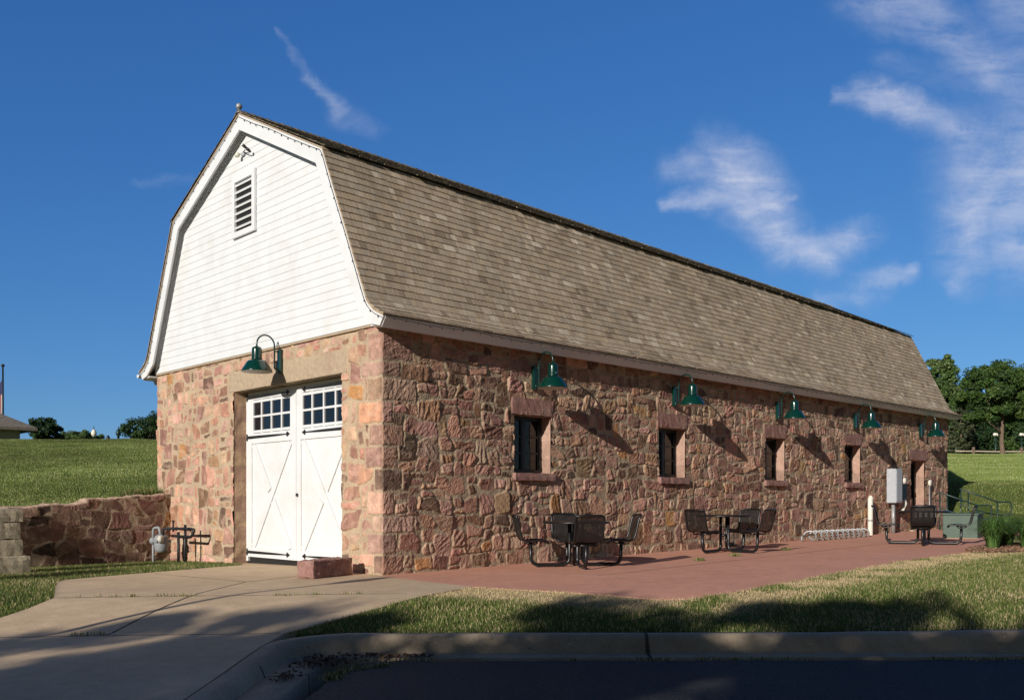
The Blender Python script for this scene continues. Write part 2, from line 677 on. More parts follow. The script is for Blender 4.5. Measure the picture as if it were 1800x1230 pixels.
def hill(x, y):
    x = np.asarray(x, float)
    y = np.asarray(y, float)
    lat, d = latd(x, y)
    zl = np.interp(d, [10, 17, 22, 45, 60, 120, 400], [0.55, 0.88, 1.45, 4.04, 3.9, 2.5, 0.0])
    zr = np.interp(d, [26.5, 28.5, 32, 40, 50, 58, 64, 90, 400], [0.0, 0.42, 1.62, 2.45, 3.4, 4.0, 4.05, 3.6, 0.0])
    wgt = sstep(-4, 12, lat)
    zz = zl * (1 - wgt) + zr * wgt
    return zz


def ground_z(x, y):
    x = np.asarray(x, float)
    y = np.asarray(y, float)
    lat, d = latd(x, y)
    z = T0(x, y)
    h = hill(x, y)
    up = np.where(x < 0.05, sstep(7.14, 7.30, y), sstep(7.0, 7.6, y))
    right = (x > 14) & (d > 26.5) & ~((x < 21.3) & (y > -0.2) & (y < 8))
    zr = np.maximum(z, h)
    z2 = z * (1 - up) + np.maximum(h, z) * up
    z = np.where(right & (y < 7.7), np.maximum(zr, z2), z2)
    bumps = 0.05 * fbm(x * 0.35, y * 0.35, 5, 3) * sstep(20, 30, d)
    return z + bumps


def dry_band(x, y):
    """parched strip of lawn along the patio edge"""
    pe = polydist(x, y, PATIO[3:17])
    lat, d = latd(x, y)
    band = sstep(1.1, .3, pe) * sstep(-.25, .25, fbm(x * 1.1 + 3, y * 1.1, 33, 3) + .20)
    tip = sstep(1.0, .7, polydist(x, y, [(-.62, -2.62), (-.25, -3.45), (.15, -4.25)]) * 1.45 + .35 * fbm(x * 1.7, y * 1.7, 36, 3))
    b = np.maximum(band, tip) * (d > 8.9) * (d < 19)
    return b


def build_ground():
    def axis(lo, hi, step, far):
        a = list(np.arange(lo, hi + 1e-6, step))
        s, p = step, hi
        while p < far:
            s *= 1.3
            p += s
            a.append(p)
        s, p = step, lo
        pre = []
        while p > -far:
            s *= 1.3
            p -= s
            pre.append(p)
        return np.array(pre[::-1] + a)
    xs = axis(-16, 26, 0.25, 2500)
    ys = axis(-15, 14, 0.25, 2500)
    ys = np.unique(np.concatenate([ys, [7.10, 7.18, 7.24, 7.32]]))
    X, Y = np.meshgrid(xs, ys, indexing='ij')
    lat, d = latd(X, Y)
    Z = ground_z(X, Y) - 0.014
    road = (d < 8.75) & (lat > -2.45) & (d > -20)
    Z = np.where(road, -0.75, Z)
    Z = np.where((d <= -20) | ((d < 8.75) & (lat <= -2.45) & ~road), np.minimum(Z, ground_z(X, Y) - 0.014), Z)
    Z = np.where((X > 0.3) & (X < 20.8) & (Y > 0.3) & (Y < 7.4), -0.3, Z)
    V = np.stack([X, Y, Z], -1).reshape(-1, 3)
    nx, ny = len(xs), len(ys)
    i, j = np.meshgrid(np.arange(nx - 1), np.arange(ny - 1), indexing='ij')
    a = (i * ny + j).ravel()
    F = np.stack([a, a + ny, a + ny + 1, a + 1], -1)
    # soil / turf material
    m = bpy.data.materials.new('turf')
    m.use_nodes = True
    T = NT(m.node_tree)
    bs = m.node_tree.nodes['Principled BSDF']
    co = T.new('ShaderNodeTexCoord').outputs['Object']
    n1 = T.noise(co, 0.35, 6, 0.65)
    n2 = T.noise(co, 9, 6, 0.7)
    c = T.mix(T.maprange(n2, 0.35, 0.65), (0.06, 0.09, 0.018), (0.12, 0.165, 0.036))
    c = T.mix(T.maprange(n1, 0.5, 0.72, 0, 0.55), c, (0.20, 0.17, 0.075))
    sp = T.new('ShaderNodeSeparateColor')
    T.l.new(T.new('ShaderNodeAttribute', attribute_name='Col').outputs['Color'], sp.inputs[0])
    c = T.mix(T.math('MULTIPLY', sp.outputs[0], T.maprange(n2, 0.3, 0.6, .6, 1)), c, (0.56, 0.43, 0.25))
    T.l.new(c, bs.inputs['Base Color'])
    bs.inputs['Roughness'].default_value = 0.95
    bs.inputs['Specular IOR Level'].default_value = 0.1
    b = T.new('ShaderNodeBump')
    b.inputs['Distance'].default_value = 0.06
    T.l.new(T.noise(co, 14, 6, 0.75), b.inputs['Height'])
    T.l.new(b.outputs[0], bs.inputs['Normal'])
    db = dry_band(V[:, 0], V[:, 1])
    o = link('ground', np_mesh('ground', V, F, m, cols=np.stack([db, db, db], -1), smooth=True))
    tag(o, kind='structure')


build_ground()


def sheet(name, poly, dz, material, step=0.16, zf=T0, edge=0.12):
    """a paved sheet: the polygon filled by a clipped grid that follows the ground, with a skirt"""
    import bmesh
    bm = bmesh.new()
    vs = [bm.verts.new((x, y, 0)) for x, y in poly]
    f = bm.faces.new(vs)
    xs = [p[0] for p in poly]
    ys = [p[1] for p in poly]
    for lo, hi, n in ((min(xs), max(xs), (1, 0, 0)), (min(ys), max(ys), (0, 1, 0))):
        k = lo + step
        while k < hi:
            bmesh.ops.bisect_plane(bm, geom=bm.verts[:] + bm.edges[:] + bm.faces[:], plane_co=(k, k, 0), plane_no=n)
            k += step
    bmesh.ops.recalc_face_normals(bm, faces=bm.faces)
    if sum(fc.normal.z for fc in bm.faces) < 0:
        bmesh.ops.reverse_faces(bm, faces=bm.faces)
    for v in bm.verts:
        v.co.z = float(zf(v.co.x, v.co.y)) + dz
    be = [e for e in bm.edges if e.is_boundary]
    r = bmesh.ops.extrude_edge_only(bm, edges=be)
    for g in r['geom']:
        if isinstance(g, bmesh.types.BMVert):
            g.co.z -= edge
    me = bpy.data.meshes.new(name)
    bm.to_mesh(me)
    bm.free()
    me.materials.append(material)
    return tag(link(name, me), kind='structure')


def m_slab(name, base, stain, joints, jw=0.011, scuff=0.0):
    m = bpy.data.materials.new(name)
    m.use_nodes = True
    T = NT(m.node_tree)
    bs = m.node_tree.nodes['Principled BSDF']
    tc = T.new('ShaderNodeTexCoord')
    co = tc.outputs['Object']
    flat = T.vec('MULTIPLY', co, (1, 1, 0))
    n1 = T.noise(co, 0.7, 7, 0.7, 0.4)
    n2 = T.noise(co, 55, 4, 0.6)
    n3 = T.noise(co, 5, 6, 0.7)
    c = T.mix(T.maprange(n1, 0.42, 0.68, 0, 0.7), base, stain)
    c = T.vec('SCALE', c, s=T.maprange(n2, 0.3, 0.7, 0.86, 1.12))
    c = T.vec('SCALE', c, s=T.maprange(n3, 0.3, 0.7, 0.88, 1.10))
    n4 = T.noise(co, 2.1, 8, 0.75, 1.0)
    c = T.mix(T.maprange(n4, 0.60, 0.72, 0, 0.35), c, (stain[0] * .55, stain[1] * .55, stain[2] * .55))
    if scuff:                      # scrapes left by tyres and ploughs
        ns = T.noise(T.scale_vec(co, (1, 1, 2.5)), 7, 9, 0.75, 1.2)
        c = T.mix(T.maprange(ns, 0.60, 0.68, 0, scuff), c, (0.66, 0.60, 0.52))
        nd = T.noise(co, 22, 3, 0.5)
        c = T.mix(T.maprange(nd, 0.70, 0.74, 0, 0.7), c, (0.06, 0.05, 0.04))
    dmin = None
    dl = None
    for (ax, ay), (bx, by), lite in joints:
        ba = (bx - ax, by - ay, 0)
        L2 = ba[0] ** 2 + ba[1] ** 2
        pa = T.vec('SUBTRACT', flat, (ax, ay, 0))
        t = T.math('MULTIPLY', T.vec('DOT_PRODUCT', pa, ba), 1 / L2, clamp=True)
        sc = T.new('ShaderNodeVectorMath', operation='SCALE')
        sc.inputs[0].default_value = ba
        T.l.new(t, sc.inputs['Scale'])
        dist = T.vec('LENGTH', T.vec('SUBTRACT', pa, sc.outputs['Vector']))
        dist = T.math('ADD', dist, T.math('MULTIPLY', T.math('SUBTRACT', n3, 0.5), 0.02))
        if lite:
            dl = dist if dl is None else T.math('MINIMUM', dl, dist)
        else:
            dmin = dist if dmin is None else T.math('MINIMUM', dmin, dist)
    h = T.math('MULTIPLY', n2, 0.15)
    if dl is not None:
        c = T.mix(T.maprange(dl, jw * 0.6, jw * 1.6, 0.75, 0), c, (0.62, 0.56, 0.47))
    if dmin is not None:
        k = T.maprange(dmin, jw * 0.7, jw * 1.8, 1, 0)
        c = T.mix(T.math('MULTIPLY', k, 0.9), c, (0.035, 0.028, 0.018))
        h = T.math('SUBTRACT', h, T.math('MULTIPLY', k, 1.5))
    T.l.new(c, bs.inputs['Base Color'])
    bs.inputs['Roughness'].default_value = 0.88
    bs.inputs['Specular IOR Level'].default_value = 0.3
    b = T.new('ShaderNodeBump')
    b.inputs['Distance'].default_value = 0.008
    b.inputs['Strength'].default_value = 0.8
    T.l.new(h, b.inputs['Height'])
    T.l.new(b.outputs[0], bs.inputs['Normal'])
    return m


JD = [((-4.65, -2.03), (-1.96, 0.33), 0), ((-1.96, 0.33), (-0.3, 0.95), 0), ((-2.15, 2.76), (-1.96, 0.33), 0), ((-4.47, 0.2), (-3.42, -0.65), 0),
      ((-3.42, -0.65), (-1.36, -2.34), 0), ((-6.2, -0.85), (-4.67, -2.06), 0), ((-4.67, -2.06), (-3.45, -3.08), 0),
      ((-0.07, -0.1), (-0.22, -2.2), 1)]
M_DRIVE = m_slab('driveway_concrete', (0.62, 0.455, 0.29), (0.46, 0.335, 0.21), JD)
JP = [((1.0, 0.0), (2.3, -3.3), 1), ((7.0, 0.0), (8.1, -4.6), 1), ((13.2, 0), (13.8, -3.6), 0), ((2.0, -2.4), (13.5, -2.1), 0)]
M_PATIO = m_slab('red_patio_concrete', (0.64, 0.315, 0.215), (0.54, 0.26, 0.175), JP, 0.009)
sheet('driveway', DRIVE, -0.002, M_DRIVE)
sheet('patio', PATIO, -0.006, M_PATIO, step=0.3)


def build_kerb():
    """kerb and gutter swept along the road edge: along the lawn, round the corner and down the drive"""
    path = []
    for lt in np.linspace(30, -1.4, 60):
        path.append((lt, 8.75 + 0.012 * (lt - 3)))
    cx, cd, r = -1.45, 7.98, 0.72
    for a in np.linspace(95, 180, 14):
        path.append((cx + r * math.cos(rad(a)), cd + r * math.sin(rad(a))))
    for dd in np.linspace(7.8, -6, 34):
        path.append((-2.17, dd))
    prof = [(0.0, -0.25), (0.0, -0.004), (0.10, 0.0), (0.135, -0.012), (0.165, -0.045), (0.185, -0.09), (0.20, -0.135), (0.215, -0.15),
            (0.30, -0.152), (0.44, -0.155), (0.45, -0.25)]
    wid = [1.0] * 60 + list(np.linspace(1.0, 1.35, 14)) + [1.35] * 34
    V, n = [], len(path)
    k = len(prof)
    for i, (lt, dd) in enumerate(path):
        a = np.array(path[max(i - 1, 0)])
        b = np.array(path[min(i + 1, n - 1)])
        t = (b - a) / np.linalg.norm(b - a)
        nrm = np.array([-t[1], t[0]])        # to the road side
        x0, y0 = W(lt, dd)
        zt = float(T0(x0, y0)) + 0.012
        for (s, z) in prof:
            ss = s if s < 0.25 else 0.215 + (s - 0.215) * wid[i]
            q = np.array([lt, dd]) + nrm * ss
            x, y = W(*q)
            wob = 0.006 * float(perlin(x * 1.7, y * 1.7, 3))
            zz = zt + z + wob
            if s > 0.205:
                zz = -0.335 + (-0.004 if s > 0.4 else 0.0) if z > -0.2 else zt - 0.4
            V.append((x, y, zz))
    F = []
    for i in range(n - 1):
        for j in range(k - 1):
            F.append((i * k + j, i * k + j + 1, (i + 1) * k + j + 1, (i + 1) * k + j))
    jk = [W(1.26, 8.9), W(1.24, 7.9)]
    jk2 = [W(-1.0, 7.75), W(-2.0, 7.35)]
    m = m_slab('kerb_concrete', (0.42, 0.33, 0.235), (0.22, 0.17, 0.115), [(jk[0], jk[1], 0), (jk2[0], jk2[1], 0), (W(7.2, 8.9), W(7.2, 7.9), 0)], 0.012, 0.6)
    o = link('kerb', np_mesh('kerb', np.array(V), np.array(F), m, smooth=True))
    tag(o, kind='structure')


build_kerb()


def m_asphalt():
    m = bpy.data.materials.new('asphalt')
    m.use_nodes = True
    T = NT(m.node_tree)
    bs = m.node_tree.nodes['Principled BSDF']
    co = T.new('ShaderNodeTexCoord').outputs['Object']
    v = T.new('ShaderNodeTexVoronoi')
    T.l.new(co, v.inputs['Vector'])
    v.inputs['Scale'].default_value = 70
    c = T.mix(T.maprange(v.outputs['Color'], 0.2, 0.9), (0.010, 0.010, 0.0105), (0.042, 0.040, 0.038))
    n = T.noise(co, 1.3, 5, 0.6)
    c = T.vec('SCALE', c, s=T.maprange(n, 0.3, 0.7, 0.75, 1.2))
    T.l.new(c, bs.inputs['Base Color'])
    bs.inputs['Roughness'].default_value = 0.85
    b = T.new('ShaderNodeBump')
    b.inputs['Distance'].default_value = 0.006
    T.l.new(v.outputs['Distance'], b.inputs['Height'])
    T.l.new(b.outputs[0], bs.inputs['Normal'])
    return m


M_ASPHALT = m_asphalt()


def build_road():
    """asphalt with a ragged edge against the gutter"""
    edge = []
    for lt in np.linspace(30, -1.0, 320):
        dd = 8.75 + 0.012 * (lt - 3) - 0.62
        x, y = W(lt, dd)
        edge.append((lt, dd + 0.05 * float(fbm(lt * 2.2, 0.3, 9, 4))))
    for a in np.linspace(95, 178, 26):
        edge.append((-1.02 + 0.42 * math.cos(rad(a)), 7.66 + 0.42 * math.sin(rad(a)) + 0.02 * random.uniform(-1, 1)))
    for dd in np.linspace(7.5, -6, 120):
        edge.append((-1.45 + 0.04 * float(fbm(dd * 2.0, 4.3, 2, 4)), dd))
    V, F = [], []
    for i, (lt, dd) in enumerate(edge):
        x, y = W(lt, dd)
        V.append((x, y, -0.331))
        V.append((*W(lt, dd), -0.39))
    n = len(edge)
    mb = MB()
    top = [V[2 * i] for i in range(n)] + [(*W(30, -6.0), -0.331)]
    mb.add(top, [list(range(len(top)))])
    for i in range(n - 1):
        mb.add([V[2 * i], V[2 * i + 2], V[2 * i + 3], V[2 * i + 1]], [(0, 1, 2, 3)])
    o = mb.build('road', M_ASPHALT)
    tag(o, kind='structure')


build_road()

# ------------------------------------------------------------------ the barn
BL, BW = 21.13, 7.674          # length along +X, width along +Y
barn = thing('stone_barn', (0, 0, 0), 'long pink stone barn with white clapboard gable and weathered shingle gambrel roof', 'barn')

PAL = np.array([(.36, .205, .145), (.33, .18, .125), (.40, .25, .175), (.26, .15, .105), (.31, .19, .11), (.19, .115, .075),
                (.37, .225, .165), (.29, .165, .125), (.36, .235, .145), (.43, .29, .205), (.13, .085, .06), (.38, .205, .085)])
PAL = PAL * np.array((1.0, .945, .96))
PALW = np.array([13, 12, 10, 11, 5, 8, 13, 10, 6, 6, 6, 2.6])
PALW = PALW / PALW.sum()


def stone_layout(L, H, r, rowh, maxw, maxh, minw=0.10):
    rects = []
    v = -0.1
    while v < H + 0.05:
        rh = r.uniform(*rowh)
        u = -r.uniform(0, 0.4)
        while u < L + 0.05:
            w = r.uniform(0.35, 0.95)
            st = [(u, v, w, rh, 0)]
            while st:
                a, b, cw, ch, lv = st.pop()
                mw, mh = r.uniform(*maxw), r.uniform(*maxh)
                if cw > mw and cw > minw * 2 and (cw / ch > 0.9 or ch <= mh):
                    t = r.uniform(0.33, 0.67)
                    st += [(a, b, cw * t, ch, lv + 1), (a + cw * t, b, cw * (1 - t), ch, lv + 1)]
                elif ch > mh and ch > minw * 2:
                    t = r.uniform(0.33, 0.67)
                    st += [(a, b, cw, ch * t, lv + 1), (a, b + ch * t, cw, ch * (1 - t), lv + 1)]
                else:
                    rects.append((a, b, cw, ch))
            u += w
        v += rh
    return rects


def stone_field(us, vs, seed, rowh, maxw, maxh, gap, relief, crag, mortar_h, mortar, dark=1.0, warp=0.07, ends=(True, True), plain=(), quoins=0):
    """height and colour of a rubble wall on the grid us x vs"""
    r = np.random.default_rng(seed)
    U, Vv = np.meshgrid(us, vs, indexing='ij')
    L, H = us[-1], vs[-1]
    wu = U + warp * fbm(U * 1.1, Vv * 1.3, seed + 1, 2) + 0.018 * fbm(U * 6, Vv * 6, seed + 2, 2)
    wv = Vv + warp * 1.1 * fbm(U * 0.9 + 5, Vv * 1.2, seed + 3, 2) + 0.018 * fbm(U * 6, Vv * 6, seed + 4, 2)
    best = np.full(U.shape, 9.0)
    sid = np.zeros(U.shape, int)
    rects = stone_layout(L, H, r, rowh, maxw, maxh)
    nS = len(rects)
    P = np.zeros((nS, 8))
    for i, (a, b, w, h) in enumerate(rects):
        mn = min(w, h)
        j = 0.17 * mn
        c = np.array([(a, b), (a + w, b), (a + w, b + h), (a, b + h)]) + r.uniform(-j, j, (4, 2))
        ctr = c.mean(0)
        i0, i1 = np.searchsorted(us, (a - 0.16, a + w + 0.16))
        k0, k1 = np.searchsorted(vs, (b - 0.16, b + h + 0.16))
        P[i] = (ctr[0], ctr[1], r.uniform(*relief), r.uniform(-.11, .11), r.uniform(-.11, .11), r.uniform(0, np.pi), r.uniform(*crag), r.uniform(.70, 1.22))
        if i1 <= i0 or k1 <= k0:
            continue
        x, y = wu[i0:i1, k0:k1], wv[i0:i1, k0:k1]
        g = r.uniform(*gap)
        sd = np.full(x.shape, -9.0)
        K = 0.009
        edges = [(c[q], c[(q + 1) % 4]) for q in range(4)]
        if r.random() < 0.5:                     # knock a corner off
            q = r.integers(4)
            p0, p1, p2 = c[q - 1], c[q], c[(q + 1) % 4]
            t = r.uniform(.2, .45)
            edges.append((p1 + (p0 - p1) * t, p1 + (p2 - p1) * t))
        acc = np.zeros(x.shape)
        for (p, q) in edges:
            t = (q - p) / (np.linalg.norm(q - p) + 1e-9)
            nrm = np.array([t[1], -t[0]])
            dd = (x - p[0]) * nrm[0] + (y - p[1]) * nrm[1] + g
            acc += np.exp(np.clip(dd / K, -40, 40))
        sd = K * np.log(acc + 1e-30)
        cur = best[i0:i1, k0:k1]
        m = sd < cur
        cur[m] = sd[m]
        sid[i0:i1, k0:k1][m] = i
    # corner blocks, shared by the two walls that meet at the corner
    if quoins:
        rq = np.random.default_rng(404)
        v, k = -0.05, 0
        Pq = []
        while v < H:
            h = rq.uniform(.17, .42)
            ln = (rq.uniform(.34, .66), rq.uniform(.16, .34))
            ln = ln[(k + quoins) % 2]
            pr = (rq.uniform(.9, 1.15), rq.integers(0, 8), rq.uniform(-.05, .05))
            i1 = np.searchsorted(us, ln + .05)
            k0, k1 = np.searchsorted(vs, (v - .02, v + h + .02))
            x = U[:i1, k0:k1] + .012 * fbm(U[:i1, k0:k1] * 7, Vv[:i1, k0:k1] * 7, seed + 31, 2)
            y = Vv[:i1, k0:k1] + .012 * fbm(U[:i1, k0:k1] * 5, Vv[:i1, k0:k1] * 5 + 9, 432, 2)
            g = .012
            sd = np.maximum(x - ln + g, np.maximum(v + g - y, y - (v + h) + g))
            inz = (x < ln + g) & (y > v) & (y < v + h)
            best[:i1, k0:k1][inz] = sd[inz]
            sid[:i1, k0:k1][inz] = nS + len(Pq)
            Pq.append((ln / 2, v + h / 2, relief[0] + .4 * (relief[1] - relief[0]), 0, pr[2], rq.uniform(0, 3), crag[0] + .4 * (crag[1] - crag[0]), pr[0]))
            v += h
            k += 1
        P = np.concatenate([P, np.array(Pq)])
        nS = len(P)
    best = best + 0.007 * fbm(U * 14, Vv * 14, seed + 8, 3)
    inside = sstep(-0.002, 0.022, -best)
    ang = P[sid, 5]
    lu, lv = U - P[sid, 0], Vv - P[sid, 1]
    xr = lu * np.cos(ang) + lv * np.sin(ang) + sid * 3.71
    yr = -lu * np.sin(ang) + lv * np.cos(ang) + sid * 1.37
    rid = 1 - np.abs(perlin(xr * 11, yr * 4.5, seed + 11)) * 2
    rid2 = 1 - np.abs(perlin(xr * 24, yr * 13, seed + 12)) * 2
    fine = fbm(U * 32, Vv * 32, seed + 13, 2)
    face = P[sid, 2] + P[sid, 3] * lu + P[sid, 4] * lv + P[sid, 6] * (rid * 0.7 + rid2 * 0.35 - 0.4) + 0.0035 * fine
    mort = mortar_h + 0.008 * fbm(U * 5, Vv * 5, seed + 14, 3) + 0.003 * fine
    for (u0, u1, v0, v1) in plain:
        k = (U > u0) & (U < u1) & (Vv > v0) & (Vv < v1)
        inside[k] = 0
    hgt = mort * (1 - inside) + np.maximum(face, mort + 0.002) * inside
    r2 = np.random.default_rng(seed + 99)
    pc = PAL[r2.choice(len(PAL), nS, p=PALW)] * P[:, 7:8] * r2.uniform(.93, 1.07, (nS, 3))
    if quoins:
        nq = len(Pq)
        rq2 = np.random.default_rng(405)
        pc[-nq:] = (np.array([(.41, .26, .205), (.44, .30, .24), (.36, .22, .175), (.40, .26, .18), (.30, .18, .14)])[rq2.integers(5, size=nq)] * .5 + pc[-nq - 40:-40] * .5) * rq2.uniform(.85, 1.12, (nq, 1))
        pc[-nq + 5] = (.15, .095, .07)
    col = pc[sid]
    blot = fbm(xr * 5, yr * 5, seed + 21, 4)[..., None]
    col = col * (1 + 0.30 * blot)
    pink = sstep(0.15, 0.6, fbm(xr * 7 + 9, yr * 3, seed + 22, 3))[..., None]
    col = col * (1 - 0.35 * pink) + np.array((.45, .30, .225)) * 0.35 * pink
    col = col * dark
    mc = np.array(mortar) * (1 + 0.16 * fbm(U * 2.2, Vv * 2.2, seed + 23, 4))[..., None]
    k = sstep(0.0, 0.9, inside)[..., None]
    col = mc * (1 - k) + col * k
    tap = np.ones_like(U)
    if ends[0]:
        tap = tap * sstep(0.0, 0.014, U)
    if ends[1]:
        tap = tap * sstep(0.0, 0.03, L - U)
    hgt = hgt * tap
    return U, Vv, hgt, np.clip(col, 0.015, 0.9)


def snap(arr, vals):
    arr = np.array(arr)
    for v in vals:
        if arr[0] <= v <= arr[-1]:
            arr[np.argmin(np.abs(arr - v))] = v
    return arr


def grow(L, s0, k):
    a = [0.0]
    while a[-1] < L:
        a.append(a[-1] + s0 * (1 + k * a[-1]))
    a = np.array(a) * (L / a[-1])
    return a


def stone_wall(name, us, vs, place, holes, parent, **kw):
    for (u0, u1, v0, v1) in holes:
        us = snap(us, (u0, u1))
        vs = snap(vs, (v0, v1))
    U, Vv, Hh, Cc = stone_field(us, vs, **kw)
    nx, ny = U.shape
    V = place(U, Vv, Hh).reshape(-1, 3)
    i, j = np.meshgrid(np.arange(nx - 1), np.arange(ny - 1), indexing='ij')
    cu, cv = (us[i] + us[i + 1]) / 2, (vs[j] + vs[j + 1]) / 2
    keep = np.ones(cu.shape, bool)
    for (u0, u1, v0, v1) in holes:
        keep &= ~((cu > u0) & (cu < u1) & (cv > v0) & (cv < v1))
    a = (i * ny + j)[keep]
    F = np.stack([a, a + ny, a + ny + 1, a + 1], -1)
    used = np.zeros(len(V), bool)
    used[F.ravel()] = True
    remap = np.cumsum(used) - 1
    me = np_mesh(name, V[used], remap[F], M_STONE, Cc.reshape(-1, 3)[used])
    return link(name, me, parent)


Z0 = -0.20
WIN = [2.66, 6.60, 10.52, 14.38]
WW, WZ0, WZ1 = 0.89, 1.53, 2.50
SDX0, SDX1, SDZ0, SDZ1 = 18.42, 19.38, 0.24, 2.23
holes = [(x, x + WW, WZ0 - Z0, WZ1 - Z0) for x in WIN] + [(SDX0, SDX1, -1, SDZ1 - Z0)]
side_kw = dict(quoins=1, seed=21, rowh=(.34, .62), maxw=(.24, .62), maxh=(.20, .44), gap=(.000, .017), relief=(.013, .034), crag=(.006, .021), dark=1.02,
               mortar_h=0.011, mortar=(.35, .27, .185))
stone_wall('stone_wall', grow(BL, 0.0135, 0.055), np.arange(0, 3.96, 0.0145), lambda u, v, h: np.stack([u, -h, v + Z0], -1), holes, barn, **side_kw)
DY0, DY1, DZ1 = 1.0, 4.42, 3.015
front_kw = dict(quoins=2, seed=44, rowh=(.34, .60), maxw=(.26, .60), maxh=(.22, .44), gap=(.002, .034), relief=(.014, .028), crag=(.005, .014), dark=1.38,  # same masonry as the side wall, painted paler for the full sun here
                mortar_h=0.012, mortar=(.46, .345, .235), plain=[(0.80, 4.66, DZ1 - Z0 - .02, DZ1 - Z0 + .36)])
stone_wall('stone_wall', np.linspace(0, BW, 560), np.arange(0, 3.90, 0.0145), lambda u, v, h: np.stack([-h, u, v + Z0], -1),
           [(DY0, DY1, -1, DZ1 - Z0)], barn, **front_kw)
plain_kw = dict(rowh=(.28, .5), maxw=(.2, .5), maxh=(.15, .36), gap=(.012, .04), relief=(.02, .05), crag=(.01, .03), mortar_h=0.012, mortar=(.36, .285, .2))
stone_wall('stone_wall', np.linspace(0, BW, 200), np.arange(0, 3.90, 0.04), lambda u, v, h: np.stack([BL + h, u, v + Z0], -1), [], barn, seed=61, **plain_kw)
stone_wall('stone_wall', np.linspace(0, BL, 420), np.arange(0, 3.90, 0.05), lambda u, v, h: np.stack([u, BW + h, v + Z0], -1), [], barn, seed=62, **plain_kw)


def rough_block(name, size, material, parent=None, amp=0.012, n=10, seed=0, sub=None, cols=None):
    """a block of stone with worn, uneven faces; origin at the middle of its base"""
    import bmesh
    bm = bmesh.new()
    bmesh.ops.create_cube(bm, size=1.0)
    k = [max(1, int(round(s / max(size) * n))) for s in size]
    for ax in range(3):
        for q in range(1, k[ax]):
            c = [0, 0, 0]
            c[ax] = -0.5 + q / k[ax]
            nn = [0, 0, 0]
            nn[ax] = 1
            bmesh.ops.bisect_plane(bm, geom=bm.verts[:] + bm.edges[:] + bm.faces[:], plane_co=c, plane_no=nn)
    P = np.array([v.co[:] for v in bm.verts])
    # pull corners in a little, then roughen
    ed = np.sort(np.abs(P), axis=1)
    soft = 1 - 0.035 * sstep(0.40, 0.5, ed[:, 1])
    P = P * np.array(size) * soft[:, None]
    for ax in range(3):
        o = [i for i in range(3) if i != ax]
        P[:, ax] += amp * fbm(P[:, o[0]] * 9 + seed, P[:, o[1]] * 9 + P[:, ax] * 4, seed + ax, 3)
    for v, p in zip(bm.verts, P):
        v.co = (p[0], p[1], p[2] + size[2] / 2)
    me = bpy.data.meshes.new(name)
    bm.to_mesh(me)
    bm.free()
    me.materials.append(material)
    return link(name, me, parent)


# window and door openings: reveals are part of the stone shell
def reveal_side(name, x0, x1, z0, z1, depth, sill=True):
    """jambs, head and sill bed of an opening in the long wall, roughened"""
    V, F, C = [], [], []
    r = np.random.default_rng(int(x0 * 100))

    def patch(p0, du, dv, nrm, nu, nv, sd):
        b = len(V)
        us, vv = np.linspace(0, 1, nu), np.linspace(0, 1, nv)
        for a in us:
            for c in vv:
                p = np.array(p0) + np.array(du) * a + np.array(dv) * c
                e = min(c, 1 - c, a * 2, (1 - a) * 2)
                n = 0.010 * float(fbm(p[2] * 6 + p[0] * 6, p[1] * 6 + sd, sd, 3)) * min(1, e * 8)
                V.append(p + np.array(nrm) * n)
                k = 1 + 0.2 * float(fbm(p[2] * 4 + sd, p[1] * 4 + p[0] * 4, sd + 3, 3))
                st = int((p[2] + 0.13 * sd) / 0.31)
                base = PAL[(st * 7 + sd) % 10]
                C.append(np.clip((np.array((.47, .31, .245)) * 0.55 + base * 0.45) * k, 0.02, .8))
        for i in range(nu - 1):
            for j in range(nv - 1):
                a = b + i * nv + j
                F.append((a, a + nv, a + nv + 1, a + 1))
    h = z1 - z0
    patch((x1, 0.0, z0), (0, depth, 0), (0, 0, h), (-1, 0, 0), 10, 40, 3)
    patch((x0, 0.0, z0), (0, depth, 0), (0, 0, h), (1, 0, 0), 8, 30, 4)
    patch((x0, 0.0, z1), (0, depth, 0), (x1 - x0, 0, 0), (0, 0, -1), 8, 20, 5)
    patch((x0, 0.0, z0), (0, depth, 0), (x1 - x0, 0, 0), (0, 0, 1), 8, 20, 6)
    o = link(name, np_mesh(name, np.array(V), np.array(F), M_STONE, np.array(C)), barn)
    return o


def pane_quad(name, parent, corners, thick_axis=None):
    mb = MB()
    mb.add(corners, [(0, 1, 2, 3)])
    return mb.build(name, M_GLASS, parent)


